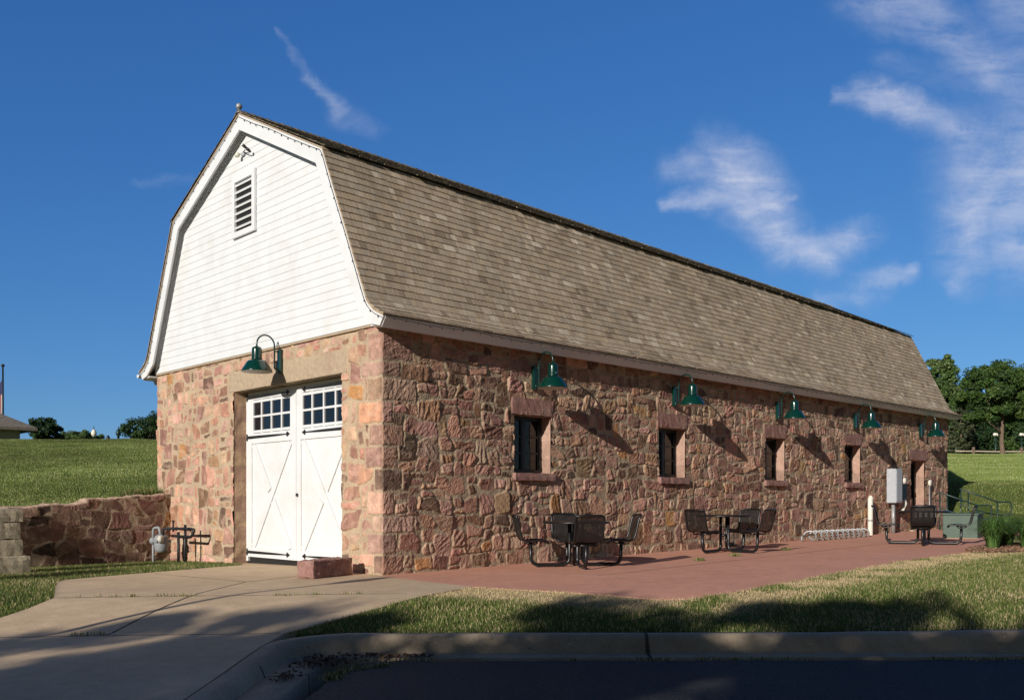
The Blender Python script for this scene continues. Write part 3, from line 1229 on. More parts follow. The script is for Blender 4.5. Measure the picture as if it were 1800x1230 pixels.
def make_window(k, x0):
    x1 = x0 + WW
    reveal_side('window_reveal', x0, x1, WZ0, WZ1, 0.30)
    y = 0.235
    mb = MB()
    mb.box((x0 + .03, y, (WZ0 + WZ1) / 2), (.06, .06, WZ1 - WZ0))
    mb.box((x1 - .03, y, (WZ0 + WZ1) / 2), (.06, .06, WZ1 - WZ0))
    mb.box(((x0 + x1) / 2, y, WZ1 - .03), (WW - .12, .06, .06))
    mb.box(((x0 + x1) / 2, y, WZ0 + .035), (WW - .12, .06, .07))
    w = mb.build('window', M_WINFRAME, barn, bevel=0.004)
    zb, zt = WZ0 + .07, WZ1 - .06
    s = MB()
    s.box(((x0 + x1) / 2, y, (zb + zt) / 2), (.05, .045, zt - zb))
    xl, xr = x0 + .06, x1 - .06
    xm = (x0 + x1) / 2
    for a, b in ((xl, xm - .025), (xm + .025, xr)):
        for q in (1, 2):
            s.box(((a + b) / 2, y + .004, zb + (zt - zb) * q / 3), (b - a, .03, .03))
        s.box((a + .015, y + .003, (zb + zt) / 2), (.028, .036, zt - zb))
        s.box((b - .015, y + .003, (zb + zt) / 2), (.028, .036, zt - zb))
    s.build('sash', M_WINFRAME, w)
    for a, b in ((xl, xm - .025), (xm + .025, xr)):
        for q in range(3):
            z0, z1 = zb + (zt - zb) * q / 3, zb + (zt - zb) * (q + 1) / 3
            mb = MB()
            mb.box(((a + b) / 2, y + .012, (z0 + z1) / 2), (b - a - .03, .006, z1 - z0 - .02))
            mb.build('pane', M_GLASS, w)
    o = rough_block('lintel', (WW + .12 + .05 * math.sin(k * 3), .16, .285), M_REDSTONE, w, 0.010, 12, 10 + k)
    o.location = ((x0 + x1) / 2 - .01, .045, WZ1 + .002)
    o = rough_block('sill', (WW + .10, .36, .125), M_REDSTONE, w, 0.012, 12, 30 + k)
    o.location = ((x0 + x1) / 2 + .01, .085, WZ0 - .122)


for k, x in enumerate(WIN):
    make_window(k, x)

# the narrow door near the far end
reveal_side('door_reveal', SDX0, SDX1, SDZ0 - 0.1, SDZ1, 0.34)
mb = MB()
mb.box((SDX0 + .04, .29, (SDZ0 + SDZ1) / 2), (.08, .08, SDZ1 - SDZ0))
mb.box((SDX1 - .04, .29, (SDZ0 + SDZ1) / 2), (.08, .08, SDZ1 - SDZ0))
mb.box(((SDX0 + SDX1) / 2, .29, SDZ1 - .04), (SDX1 - SDX0 - .16, .08, .08))
mb.box(((SDX0 + SDX1) / 2, .30, SDZ0 + .45), (SDX1 - SDX0 - .16, .05, .9))
sd = mb.build('door', M_WINFRAME, barn, bevel=0.004)
pane_quad('window_pane', sd, [(SDX0 + .08, .30, SDZ0 + .9), (SDX1 - .08, .30, SDZ0 + .9), (SDX1 - .08, .30, SDZ1 - .08), (SDX0 + .08, .30, SDZ1 - .08)])
mb = MB()
mb.lathe([(0.0, 0.05), (.03, .045), (.03, .02), (.012, .015), (.012, 0)], 12, Matrix.Translation((SDX0 + .15, .245, SDZ0 + .95)) @ Matrix.Rotation(rad(90), 4, 'X'))
mb.build('door_knob', M_GALV, sd)
o = rough_block('lintel', (1.25, .16, .30), M_REDSTONE, sd, 0.012, 12, 51)
o.location = ((SDX0 + SDX1) / 2 - .02, .04, SDZ1 + .002)
o = rough_block('doorstep', (1.15, .42, .22), M_CONC, sd, 0.004, 10, 52)
o.location = ((SDX0 + SDX1) / 2, .08, SDZ0 - .215)

# the big double door in the gable wall
XR = 0.23                      # depth of the doorway
mb = MB()
LZ = 0.36
Vv, Ff, Cc = [], [], []
V = []


def reveal_front():
    V, F, C = [], [], []

    def patch(p0, du, dv, nrm, nu, nv, sd, base):
        b = len(V)
        for a in np.linspace(0, 1, nu):
            for c in np.linspace(0, 1, nv):
                p = np.array(p0) + np.array(du) * a + np.array(dv) * c
                e = min(c, 1 - c, a * 2, (1 - a) * 2)
                n = 0.014 * float(fbm(p[2] * 5 + p[1] * 5, p[0] * 5 + sd, sd, 3)) * min(1, e * 8)
                V.append(p + np.array(nrm) * n)
                k = 1 + 0.25 * float(fbm(p[2] * 3 + sd, p[0] * 4 + p[1] * 4, sd + 3, 4))
                st = int((p[2] + 0.2) / 0.27)
                bs = base if base is not None else (PAL[(st * 5 + sd) % 10] * 0.75 + np.array((.43, .33, .22)) * 0.25)
                C.append(np.clip(np.array(bs) * k, 0.02, .8))
        for i in range(nu - 1):
            for j in range(nv - 1):
                a = b + i * nv + j
                F.append((a, a + nv, a + nv + 1, a + 1))
    patch((0, DY1, Z0), (XR + .1, 0, 0), (0, 0, DZ1 - Z0), (0, -1, 0), 12, 90, 3, None)
    patch((0, DY0, Z0), (XR + .1, 0, 0), (0, 0, DZ1 - Z0), (0, 1, 0), 12, 60, 4, None)
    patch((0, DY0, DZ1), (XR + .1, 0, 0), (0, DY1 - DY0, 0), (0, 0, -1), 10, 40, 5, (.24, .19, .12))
    link('doorway_reveal', np_mesh('doorway_reveal', np.array(V), np.array(F), M_STONE, np.array(C)), barn)


reveal_front()
o = rough_block('lintel', (.10, 3.84, .37), M_LINTEL, barn, 0.005, 60, 71)
o.location = (.030, 2.73, DZ1 + .001)

mb = MB()                      # white door frame
mb.box((XR + .05, DY1 - .03, 1.49), (.10, .06, 3.0))
mb.box((XR + .05, DY0 + .03, 1.49), (.10, .06, 3.0))
mb.box((XR + .05, (DY0 + DY1) / 2, DZ1 - .035), (.10, DY1 - DY0 - .12, .06))
mb.build('door_frame', M_WHITE, barn, bevel=0.004)
mb = MB()
mb.box((XR + .09, (DY0 + DY1) / 2, -0.03), (.10, DY1 - DY0, .22))
mb.build('door_threshold', M_RUBBER, barn)


def make_leaf(y_h, y_c):
    """one leaf: y_h hinge side, y_c meeting stile"""
    s = 1 if y_c > y_h else -1
    wd = abs(y_c - y_h)
    zb, zt = 0.07, 2.95
    zg0, zg1 = 2.28, 2.86       # glazing
    Y = lambda t: y_h + s * t
    x = XR + .03
    p = MB()                    # boarded lower panel, one plank at a time
    n = 15
    a0, a1 = .13, wd - .13
    for i in range(n):
        u0, u1 = a0 + (a1 - a0) * i / n, a0 + (a1 - a0) * (i + 1) / n
        p.bbox((x + .004, Y((u0 + u1) / 2), (zb + 2.2) / 2), (.03, (u1 - u0) - .002, 2.2 - zb), .004)
    leaf = p.build('barn_door', M_WHITE, barn)
    f = MB()                    # stiles and rails
    xf = x - .022
    for (u0, u1, z0, z1) in ((0, .14, zb, zt), (wd - .14, wd - .002, zb, zt)):
        f.box((xf, Y((u0 + u1) / 2), (z0 + z1) / 2), (.028, u1 - u0, z1 - z0))
    for (z0, z1) in ((zb, zb + .17), (2.09, 2.27), (2.87, zt)):
        f.box((xf, Y(wd / 2), (z0 + z1) / 2), (.026, wd - .284, z1 - z0))
    f.box((x + .01, Y(wd / 2), (zg0 + zg1) / 2), (.02, wd - .26, .03))
    f.build('door_rail', M_WHITE, leaf, bevel=0.004)
    g = MB()                    # glazing bars 4 x 2
    u0, u1 = .14, wd - .14
    for i in range(5):
        w = .055 if i in (0, 4) else .035
        uu = u0 + (u1 - u0) * i / 4 + (.028 if i == 0 else -.028 if i == 4 else 0)
        g.box((xf + .003, Y(uu), (zg0 + zg1) / 2), (.024, w, zg1 - zg0 + .02))
    for j in range(3):
        h = .045 if j in (0, 2) else .035
        zz = zg0 + (zg1 - zg0) * j / 2 + (.022 if j == 0 else -.022 if j == 2 else 0)
        g.box((xf + .005, Y(wd / 2), zz), (.02, u1 - u0, h))
    g.build('glazing_bars', M_WHITE, leaf)
    for i in range(4):
        for j in range(2):
            ya, yb = Y(u0 + (u1 - u0) * i / 4 + .004), Y(u0 + (u1 - u0) * (i + 1) / 4 - .004)
            za, zb2 = zg0 + (zg1 - zg0) * j / 2 + .004, zg0 + (zg1 - zg0) * (j + 1) / 2 - .004
            q = MB()
            q.box((xf + .018, (ya + yb) / 2, (za + zb2) / 2), (.005, abs(yb - ya), zb2 - za))
            q.build('window_pane', M_GLASS, leaf)
    # crossed boards on the lower panel
    za, zc = zb + .17, 2.09
    ua, ub = .14, wd - .14

    def board(y0, z0, y1, z1, xx):
        d = Vector((0, y1 - y0, z1 - z0)).normalized()
        nn = Vector((0, -d.z, d.y)) * .075
        b = MB()
        vs = []
        for xo in (xx - .012, xx + .012):
            for (yy, zz, sg) in ((y0, z0, 1), (y0, z0, -1), (y1, z1, -1), (y1, z1, 1)):
                vs.append((xo, yy + nn.y * sg, min(max(zz + nn.z * sg, za), zc)))
        b.add(vs, [(0, 1, 2, 3), (7, 6, 5, 4), (0, 4, 5, 1), (1, 5, 6, 2), (2, 6, 7, 3), (3, 7, 4, 0)])
        b.build('brace', M_WHITE, leaf)
    board(Y(ua + .06), za, Y(ub - .06), zc, x - .022)
    ym, zm = Y(wd / 2), (za + zc) / 2
    for (yy, zz) in ((Y(ub - .06), za), (Y(ua + .06), zc)):
        d = Vector((0, yy - ym, zz - zm)).normalized()
        board(ym + d.y * .11, zm + d.z * .11, yy, zz, x - .0235)
    # strap hinges with spear tips
    for zz in (.155, 2.205, 2.915):
        h = MB()
        xx = xf - .020
        L = wd - .30
        poly = [(0, -.026), (L * .7, -.018), (L, -.008), (L, .008), (L * .7, .018), (0, .026)]
        tip = [(L - .002, -.010), (L + .02, -.045), (L + .11, 0), (L + .02, .045), (L - .002, .010)]
        for pl in (poly, tip):
            q = [(Y(t), zz + v) for t, v in pl]
            h.prism(q, 0, xx - .004, xx + .004)
        h.tube([(xx, Y(-.005), zz - .06), (xx, Y(-.005), zz + .06)], .016, 8)
        for t in (.15, .5, .9, 1.25):
            h.lathe([(0, .008), (.011, .005), (.013, 0)], 8, Matrix.Translation((xx - .003, Y(t), zz)) @ Matrix.Rotation(rad(-90), 4, 'Y'))
        h.build('strap_hinge', M_IRON, leaf)
    return leaf


YM = (DY0 + DY1) / 2
lf = make_leaf(DY1 - .065, YM + .003)
make_leaf(DY0 + .065, YM - .003)
mb = MB()
mb.bbox((XR - .03, YM - .06, 1.17), (.03, .035, .055), .006)
mb.build('door_latch', M_IRON, lf)

# ---- gable: lapped boards
RID = (BW / 2, 7.78)
KN = (1.21, 6.47)
FL = (0.04, 3.955)
prof_r = [RID, KN, FL, (-0.11, 3.815), (-0.35, 3.70)]      # roof surface, right side (y, z)
BASEZ = 3.64


def half_w(z):
    """y of the roof underside at height z (right side)"""
    zs = [3.5, 3.655, FL[1], KN[1], RID[1]]
    ys = [0.0, 0.0, FL[0], KN[0], BW / 2]
    return np.interp(z, zs, ys)


def make_siding(x, sgn, name):
    mb = MB()
    ex = 0.1305
    z = BASEZ
    while z < 7.66:
        z1 = min(z + ex, 7.68)
        a0, a1 = float(half_w(z)) + .05, float(half_w(z1)) + .05
        if BW - 2 * a1 < 0.02:
            break
        lap, thin = 0.0075, 0.002
        g = 0.006
        pts = []
        for (zz, aa, off) in ((z, a0, 0.0), (z + g, a0, lap - .001), (z + g + .002, a0, lap), (z1, a1, thin)):
            pts += [(x - sgn * off, aa, zz), (x - sgn * off, BW - aa, zz)]
        mb.add(pts, [(0, 1, 3, 2), (2, 3, 5, 4), (4, 5, 7, 6)])
        z = z1
    mb.add([(x + sgn * .001, 0.0, BASEZ), (x + sgn * .001, BW, BASEZ), (x + sgn * .12, BW, BASEZ + .0), (x + sgn * .12, 0, BASEZ)], [(0, 1, 2, 3)])
    mb.add([(x + sgn * .004, 0, BASEZ)] + [(x + sgn * .004, p, q) for p, q in ((FL[0], FL[1]), KN, RID, (BW - KN[0], KN[1]), (BW - FL[0], FL[1]), (BW, BASEZ))],
           [list(range(7))])
    return mb.build(name, M_WHITE, barn)


XS = -0.055
make_siding(XS, 1, 'gable_siding')
make_siding(BL + .055, -1, 'gable_siding')
mb = MB()                     # drip board under the boards
mb.box((XS + .035, BW / 2, BASEZ - .016), (.06, BW - .02, .028))
mb.build('drip_board', M_LINTEL, barn)

XB = -0.215                   # face of the rake boards
prof_full = prof_r[::-1] + [(BW - y, z) for y, z in prof_r[1:]]


def offset_poly(pts, d):
    """offset an open polyline to its right by d (mitred)"""
    out = []
    n = len(pts)
    for i in range(n):
        ds = []
        if i > 0:
            ds.append(Vector((pts[i][0] - pts[i - 1][0], pts[i][1] - pts[i - 1][1])).normalized())
        if i < n - 1:
            ds.append(Vector((pts[i + 1][0] - pts[i][0], pts[i + 1][1] - pts[i][1])).normalized())
        ns = [Vector((v.y, -v.x)) for v in ds]
        if len(ns) == 1:
            nn = ns[0] * d
        else:
            b = (ns[0] + ns[1]).normalized()
            nn = b * (d / max(0.35, b.dot(ns[0])))
        out.append((pts[i][0] + nn.x, pts[i][1] + nn.y))
    return out


def rake(xa, xb):
    top = offset_poly(prof_full, 0.022)
    bot = offset_poly(prof_full, 0.27)
    # lower ends follow the level of the gable boards
    bot[0] = (-0.245, 3.545)
    bot[1] = (-0.02, 3.60)
    bot[2] = (0.26, 3.80)
    bot[-1] = (BW + 0.245, 3.545)
    bot[-2] = (BW + .02, 3.60)
    bot[-3] = (BW - 0.26, 3.80)
    mb = MB()
    n = len(top)
    for i in range(n - 1):
        q = [top[i], top[i + 1], bot[i + 1], bot[i]]
        vs = [(xa, a, b) for a, b in q] + [(xb, a, b) for a, b in q]
        fs = [(3, 2, 1, 0), (4, 5, 6, 7), (0, 1, 5, 4), (2, 3, 7, 6)]
        if i == 0:
            fs.append((3, 0, 4, 7))
        if i == n - 2:
            fs.append((1, 2, 6, 5))
        mb.add(vs, fs)
    return mb.build('rake_board', M_WHITE, barn)


rake(XB, XB + .035)
rake(BL + .215, BL + .18)
for xa, xb in ((XB + .035, XS + .02), (BL + .18, BL + .035)):       # soffit boards behind the rake boards
    a = offset_poly(prof_full, 0.05)
    b = offset_poly(prof_full, 0.075)
    mb = MB()
    for i in range(len(a) - 1):
        q = [a[i], a[i + 1], b[i + 1], b[i]]
        mb.add([(xa, p, z) for p, z in q] + [(xb, p, z) for p, z in q], [(0, 1, 5, 4), (3, 2, 6, 7)])
    mb.build('rake_soffit', M_WHITE, barn)
for sgn in (0, 1):            # inner trim where the boards meet the soffit (left rake only shows)
    a = offset_poly(prof_full, 0.078)
    b = offset_poly(prof_full, 0.15)
    mb = MB()
    for i in range(2, len(a) - 3):
        q = [a[i], a[i + 1], b[i + 1], b[i]]
        x0 = XS - .022 if sgn == 0 else BL + .077
        x1 = XS - .002 if sgn == 0 else BL + .057
        mb.add([(x0, p, z) for p, z in q] + [(x1, p, z) for p, z in q], [(3, 2, 1, 0), (0, 1, 5, 4), (2, 3, 7, 6), (4, 5, 6, 7)])
    mb.build('rake_trim', M_WHITE, barn)

# fascia and soffit of the eaves
for side in (0, 1):
    m = (lambda y: y) if side == 0 else (lambda y: BW - y)
    mb = MB()
    q = [(m(-.345), 3.675), (m(-.245), 3.530), (m(-.223), 3.542), (m(-.322), 3.688)]
    mb.prism(q, 0, XB + .036, BL + .179)
    mb.build('fascia', M_WHITE, barn)
    mb = MB()
    q = [(m(-.25), 3.553), (m(.02), 3.575), (m(.02), 3.60), (m(-.25), 3.575)]
    mb.prism(q, 0, XB + .037, BL + .178)
    mb.build('eave_soffit', M_WHITE, barn)


# ---- shingles
SH = np.array([(.365, .29, .21), (.395, .32, .235), (.33, .262, .195), (.43, .355, .27), (.38, .298, .21), (.355, .295, .228), (.52, .445, .35), (.265, .207, .152)])
SHW = np.array([20, 18, 14, 10, 14, 14, 4, 6.])
SHW /= SHW.sum()


def shingle_run(poly, x0, x1, expo, seed, tint=1.0, over=0.0, wmin=.08, wmax=.24, ragged=0.0022, moss=0.0):
    """shingles along a polyline given from the bottom up, [(y,z)...]; returns V, F, C"""
    r = np.random.default_rng(seed)
    P = np.array(poly)
    seg = np.hypot(*(P[1:] - P[:-1]).T)
    S = np.concatenate([[0], np.cumsum(seg)])
    tot = S[-1]

    def at(s):
        s0 = np.clip(s, 0, tot)
        y, z = np.interp(s0, S, P[:, 0]), np.interp(s0, S, P[:, 1])
        e = 0.02
        ty = np.interp(np.clip(s0 + e, 0, tot), S, P[:, 0]) - np.interp(np.clip(s0 - e, 0, tot), S, P[:, 0])
        tz = np.interp(np.clip(s0 + e, 0, tot), S, P[:, 1]) - np.interp(np.clip(s0 - e, 0, tot), S, P[:, 1])
        ln = np.hypot(ty, tz)
        ty, tz = ty / ln, tz / ln
        ds = s - s0
        return y + ty * ds, z + tz * ds, ty, tz
    sgn = 1 if P[0, 0] < P[-1, 0] else -1
    Vs, Cs = [], []
    nc = int(math.ceil((tot + over) / expo))
    for c in range(nc):
        s = -over + c * expo
        x = x0 - r.uniform(0, .1)
        xs, ws = [], []
        while x < x1:
            w = r.uniform(wmin, wmax)
            xs.append(x)
            ws.append(w)
            x += w
        xs, ws = np.array(xs), np.array(ws)
        n = len(xs)
        a = np.clip(xs + .0022, x0, x1)
        b = np.clip(xs + ws - .0022, x0, x1)
        k = b - a > .004
        a, b = a[k], b[k]
        n = len(a)
        sb = s + r.normal(0, ragged, n) * np.where(r.random(n) < .15, 2.0, 1) + 0.006 * perlin(a * .8 + c * 5.1, np.full(n, .5), seed)
        stp = np.minimum(s + expo * 1.22, tot)
        tb = r.uniform(.0175, .0205, n)
        tw = r.normal(0, .0006, n)
        yb, zb, ty, tz = at(sb)
        yt, zt, ty2, tz2 = at(np.full(n, stp))
        ny, nz = -tz * sgn, ty * sgn
        ny2, nz2 = -tz2 * sgn, ty2 * sgn

        def pt(x, y, z, ny, nz, o):
            return np.stack([x, y + ny * o, z + nz * o], -1)
        vv = np.stack([pt(a, yb, zb, ny, nz, -0.002), pt(b, yb, zb, ny, nz, -0.002), pt(a, yb, zb, ny, nz, tb + tw), pt(b, yb, zb, ny, nz, tb - tw),
                       pt(a, yt, zt, ny2, nz2, .003 + 0 * tb), pt(b, yt, zt, ny2, nz2, .003 + 0 * tb), pt(a, yt, zt, ny2, nz2, -.004 + 0 * tb), pt(b, yt, zt, ny2, nz2, -.004 + 0 * tb)], 1)
        cc = SH[r.choice(len(SH), n, p=SHW)] * r.uniform(.92, 1.08, (n, 1)) * tint
        big = fbm(a * .9, np.full(n, c * .07), seed + 5, 4)
        cc = cc * (1.06 + 0.12 * big)[:, None] * np.array((1.03, 1.0, .955))
        if moss:
            mk = (r.random(n) < moss)[:, None]
            cc = np.where(mk, np.array((.075, .068, .045)) * r.uniform(.7, 1.4, (n, 1)), cc)
        Vs.append(vv.reshape(-1, 3))
        Cs.append(np.repeat(cc, 8, 0))
    V = np.concatenate(Vs)
    C = np.concatenate(Cs)
    n = len(V) // 8
    base = np.arange(n)[:, None, None] * 8
    F = np.array([(2, 3, 5, 4), (0, 1, 3, 2), (0, 2, 4, 6), (1, 7, 5, 3)])[None] + base
    return V, F.reshape(-1, 4), np.clip(C, .01, .9)


def build_roof():
    X0, X1 = XB - .03, BL + .24
    low = [(-0.365, 3.695), (-0.235, 3.752), (-0.11, 3.825), (-0.02, 3.895), (0.045, 3.975), KN]
    up = [(KN[0] - .04, KN[1] + .005), RID]
    runs = []
    for mirror in (False, True):
        f = (lambda y: BW - y) if mirror else (lambda y: y)
        runs.append(shingle_run([(f(y), z) for y, z in low], X0, X1, .1275, 5 + mirror, 1.0))
        runs.append(shingle_run([(f(y), z) for y, z in up], X0, X1, .135, 15 + mirror, 0.40, over=.055, ragged=.014, moss=.45))
    V, F, C, b = [], [], [], 0
    for v, f, c in runs:
        V.append(v)
        F.append(f + b)
        C.append(c)
        b += len(v)
    o = link('shingle_roof', np_mesh('shingle_roof', np.concatenate(V), np.concatenate(F), M_SHINGLE, np.concatenate(C)), barn)
    # boards under the shingles
    mb = MB()
    inner = offset_poly(prof_full, 0.012)
    inner2 = offset_poly(prof_full, 0.032)
    for i in range(len(inner) - 1):
        q = [inner[i], inner[i + 1], inner2[i + 1], inner2[i]]
        mb.add([(XB - .012, p, z) for p, z in q] + [(BL + .222, p, z) for p, z in q],
               [(3, 2, 1, 0), (4, 5, 6, 7), (0, 1, 5, 4), (2, 3, 7, 6)] + ([(0, 4, 7, 3)] if i == 0 else []) + ([(1, 2, 6, 5)] if i == len(inner) - 2 else []))
    mb.build('roof_deck', M_LINTEL, o)
    # ridge: overlapping short caps on both slopes
    r = np.random.default_rng(3)
    Vs, Fs, Cs = [], [], []
    x = X0
    tl = Vector((KN[0] - RID[0], KN[1] - RID[1])).normalized()
    while x < X1 - .05:
        L = r.uniform(.12, .16)
        for s in (-1, 1):
            y1, z1 = RID[0] + s * -tl.x * .14 * -1, RID[1] + tl.y * .14
            y1 = RID[0] - s * abs(tl.x) * .13
            o0, o1 = .034 + r.uniform(0, .012), .02
            b = len(Vs)
            x2 = min(x + L * 1.35, X1)
            Vs += [(x, RID[0], RID[1] + o0 + .012), (x2, RID[0], RID[1] + o1 + .012), (x2, y1, z1 + o1), (x, y1, z1 + o0),
                   (x, RID[0], RID[1] + o0 - .004), (x2, RID[0], RID[1] + o1 - .004), (x2, y1, z1 + o1 - .016), (x, y1, z1 + o0 - .016)]
            Fs += [(b, b + 1, b + 2, b + 3), (b, b + 3, b + 7, b + 4), (b + 3, b + 2, b + 6, b + 7)]
            c = SH[r.integers(len(SH))] * r.uniform(.25, .5)
            Cs += [c] * 8
        x += L
    link('ridge_cap', np_mesh('ridge_cap', np.array(Vs), np.array(Fs), M_SHINGLE, np.array(Cs)), o)


build_roof()

# ball at the ridge end
mb = MB()
mb.lathe([(0, .135), (.025, .132), (.045, .117), (.055, .088), (.05, .06), (.035, .042), (.018, .034), (.018, .0), (.04, -.012), (.04, -.03)], 18, Matrix.Translation((XB - .0, BW / 2, RID[1] + .015)))
mb.build('finial', M_GALV, barn)

# louvred vent
mb = MB()
VY0, VY1, VZ0, VZ1 = 3.60, 4.21, 5.80, 6.67
vx = XS - .034
for (c, s) in (((vx, VY0 - .05, (VZ0 + VZ1) / 2), (.05, .10, VZ1 - VZ0 + .2)), ((vx, VY1 + .05, (VZ0 + VZ1) / 2), (.05, .10, VZ1 - VZ0 + .2)),
               ((vx, (VY0 + VY1) / 2, VZ0 - .05), (.05, VY1 - VY0, .10)), ((vx, (VY0 + VY1) / 2, VZ1 + .05), (.05, VY1 - VY0, .10))):
    mb.box(c, s)
vent = mb.build('gable_vent', M_WHITE, barn, bevel=.004)
mb = MB()
mb.box((XS - .009, (VY0 + VY1) / 2, (VZ0 + VZ1) / 2), (.012, VY1 - VY0, VZ1 - VZ0))
mb.build('vent_dark_plate', M_PAINTED_DARK, vent)  # solid black plate: the dark behind the slats is painted, no hole there
for i in range(7):
    mb = MB()
    zc = VZ0 + .075 + (VZ1 - VZ0) * i / 7
    mb.box((0, 0, 0), (.045, VY1 - VY0 - .004, .034), Matrix.Translation((XS - .026, (VY0 + VY1) / 2, zc)) @ Matrix.Rotation(rad(-20), 4, 'Y'))
    mb.build('slat', M_WHITE, vent)

# gutter and downpipe on the far eave
mb = MB()
yg, zg = BW + .415, 3.66
vs = []
for xx in (XB - .02, BL + .2):
    for k in range(9):
        t = math.pi + math.pi * k / 8
        vs.append((xx, yg + .06 * math.cos(t), zg + .07 * math.sin(t)))
fs = [(k, k + 1, 9 + k + 1, 9 + k) for k in range(8)] + [list(range(9)), list(range(9, 18))[::-1]]
mb.add(vs, fs)
mb.tube(bend([(.12, BW + .40, 3.60), (.12, BW + .38, 3.52), (.12, BW + .07, 3.42), (.14, BW + .07, 3.28), (.45, BW + .07, 3.15), (.5, BW + .07, 1.0)], .07), .042, 10)
mb.build('gutter', M_WHITE, barn)


def sag_roof():
    """the old roof has settled a little towards the far end"""
    def walk(o):
        for c in o.children:
            if c.type == 'MESH' and c.location.length < 1e-6:
                me = c.data
                co = np.empty(len(me.vertices) * 3, dtype=np.float32)
                me.vertices.foreach_get('co', co)
                co = co.reshape(-1, 3)
                co[:, 2] -= np.interp(co[:, 2], [3.45, 3.7, 6.47, 7.8], [0, .05, .21, .21]) * np.clip(co[:, 0] / 21.5, 0, 1.02)
                me.vertices.foreach_set('co', co.ravel())
                me.update()
            walk(c)
    walk(barn)


sag_roof()
#OBJECTS

# ------------------------------------------------------------------ wall lamps
def make_lamp():
    root = thing('wall_lamp', (0, 0, 0), '', 'wall lamp')
    mb = MB()
    mb.bbox((0, -.032, .205), (.10, .064, .40), .012)
    for z in (.04, .37):
        mb.lathe([(0, .012), (.012, .009), (.013, 0)], 8, Matrix.Translation((0, -.064, z)) @ Matrix.Rotation(rad(90), 4, 'X'))
    mb.build('back_plate', M_LAMPGREEN, root)
    mb = MB()
    pts = bend([(0, -.05, .065), (0, -.135, .065), (0, -.135, .45)], .06, 6)
    for k in range(1, 17):
        a = math.pi * k / 16
        pts.append(Vector((0, -.295 + .16 * math.cos(a), .45 + .16 * math.sin(a))))
    pts.append(Vector((0, -.455, .40)))
    mb.tube(pts, .0135, 10)
    mb.tube([(0, -.05, .365), (0, -.135, .365)], .012, 8)
    mb.lathe([(.0, .03), (.022, .025), (.026, 0)], 10, Matrix.Translation((0, -.062, .065)) @ Matrix.Rotation(rad(90), 4, 'X'))
    mb.build('arm', M_LAMPGREEN, root)
    mb = MB()
    o = Matrix.Translation((0, -.455, 0))
    mb.lathe([(.0, .420), (.022, .418), (.03, .405), (.055, .400), (.074, .385), (.081, .355), (.082, .225), (.088, .212), (.088, .196), (.075, .190)], 24, o)
    for k in range(3):
        a = 2 * math.pi * k / 3 + .4
        mb.box((.084 * math.cos(a), -.455 + .084 * math.sin(a), .24), (.012, .012, .02))
    mb.build('cap', M_LAMPGREEN, root)
    mb = MB()
    mb.lathe([(.06, .196), (.09, .190), (.135, .176), (.158, .160), (.178, .128), (.215, .070), (.238, .030), (.247, .004), (.247, -.004), (.242, -.006)], 32, o)
    shade = mb.build('shade', M_LAMPGREEN, root)
    mb = MB()
    mb.lathe([(.242, -.006), (.236, .008), (.206, .068), (.168, .126), (.148, .150), (.09, .168), (.0, .170)], 32, o)
    mb.build('shade_lining', M_LAMPWHITE, shade)
    mb = MB()
    mb.lathe([(.0, .045), (.022, .05), (.034, .075), (.03, .105), (.018, .125), (.018, .168)], 14, o)
    mb.build('bulb', M_GLOBE, root)
    return root


lamp0 = make_lamp()
LAMPS = [
    ((-.018, 2.756, 3.17), -90, 'green gooseneck wall lamp over the white double door'),
    ((3.11, -.02, 2.925), 0, 'green gooseneck lamp over the first window from the near barn corner'),
    ((7.05, -.03, 2.925), 0, 'green gooseneck wall lamp over the second window from the barn corner'),
    ((10.98, -.04, 2.905), 0, 'green gooseneck wall lamp over the third window from the barn corner'),
    ((14.84, -.04, 2.91), 0, 'green gooseneck wall lamp over the last window, before the narrow door'),
    ((18.93, -.05, 2.89), 0, 'farthest green gooseneck wall lamp, over the narrow door at the barn end')]
for i, (p, rz, lab) in enumerate(LAMPS):
    o = lamp0 if i == 0 else copy_tree(lamp0)
    o.location = p
    o.rotation_euler = (0, 0, rad(rz))
    tag(o, lab, 'wall lamp', 'gooseneck lamps on the barn walls')


# ------------------------------------------------------------------ table sets
def curve_sheet(name, prof, w, parent, material, thick=0.0):
    """a seat shell: profile (r, z) swept across width w along local y; UV-like colour attribute for the holes"""
    n = len(prof)
    P = np.array(prof)
    S = np.concatenate([[0], np.cumsum(np.hypot(*(P[1:] - P[:-1]).T))])
    ys = np.linspace(-w / 2, w / 2, 7)
    V, C, F = [], [], []
    for (r, z), s in zip(prof, S):
        for y in ys:
            V.append((r, y, z))
            C.append((s, y + 1, 0))
    for i in range(n - 1):
        for j in range(6):
            a = i * 7 + j
            F.append((a, a + 1, a + 8, a + 7))
    return link(name, np_mesh(name, np.array(V), np.array(F), material, np.array(C), smooth=True), parent)


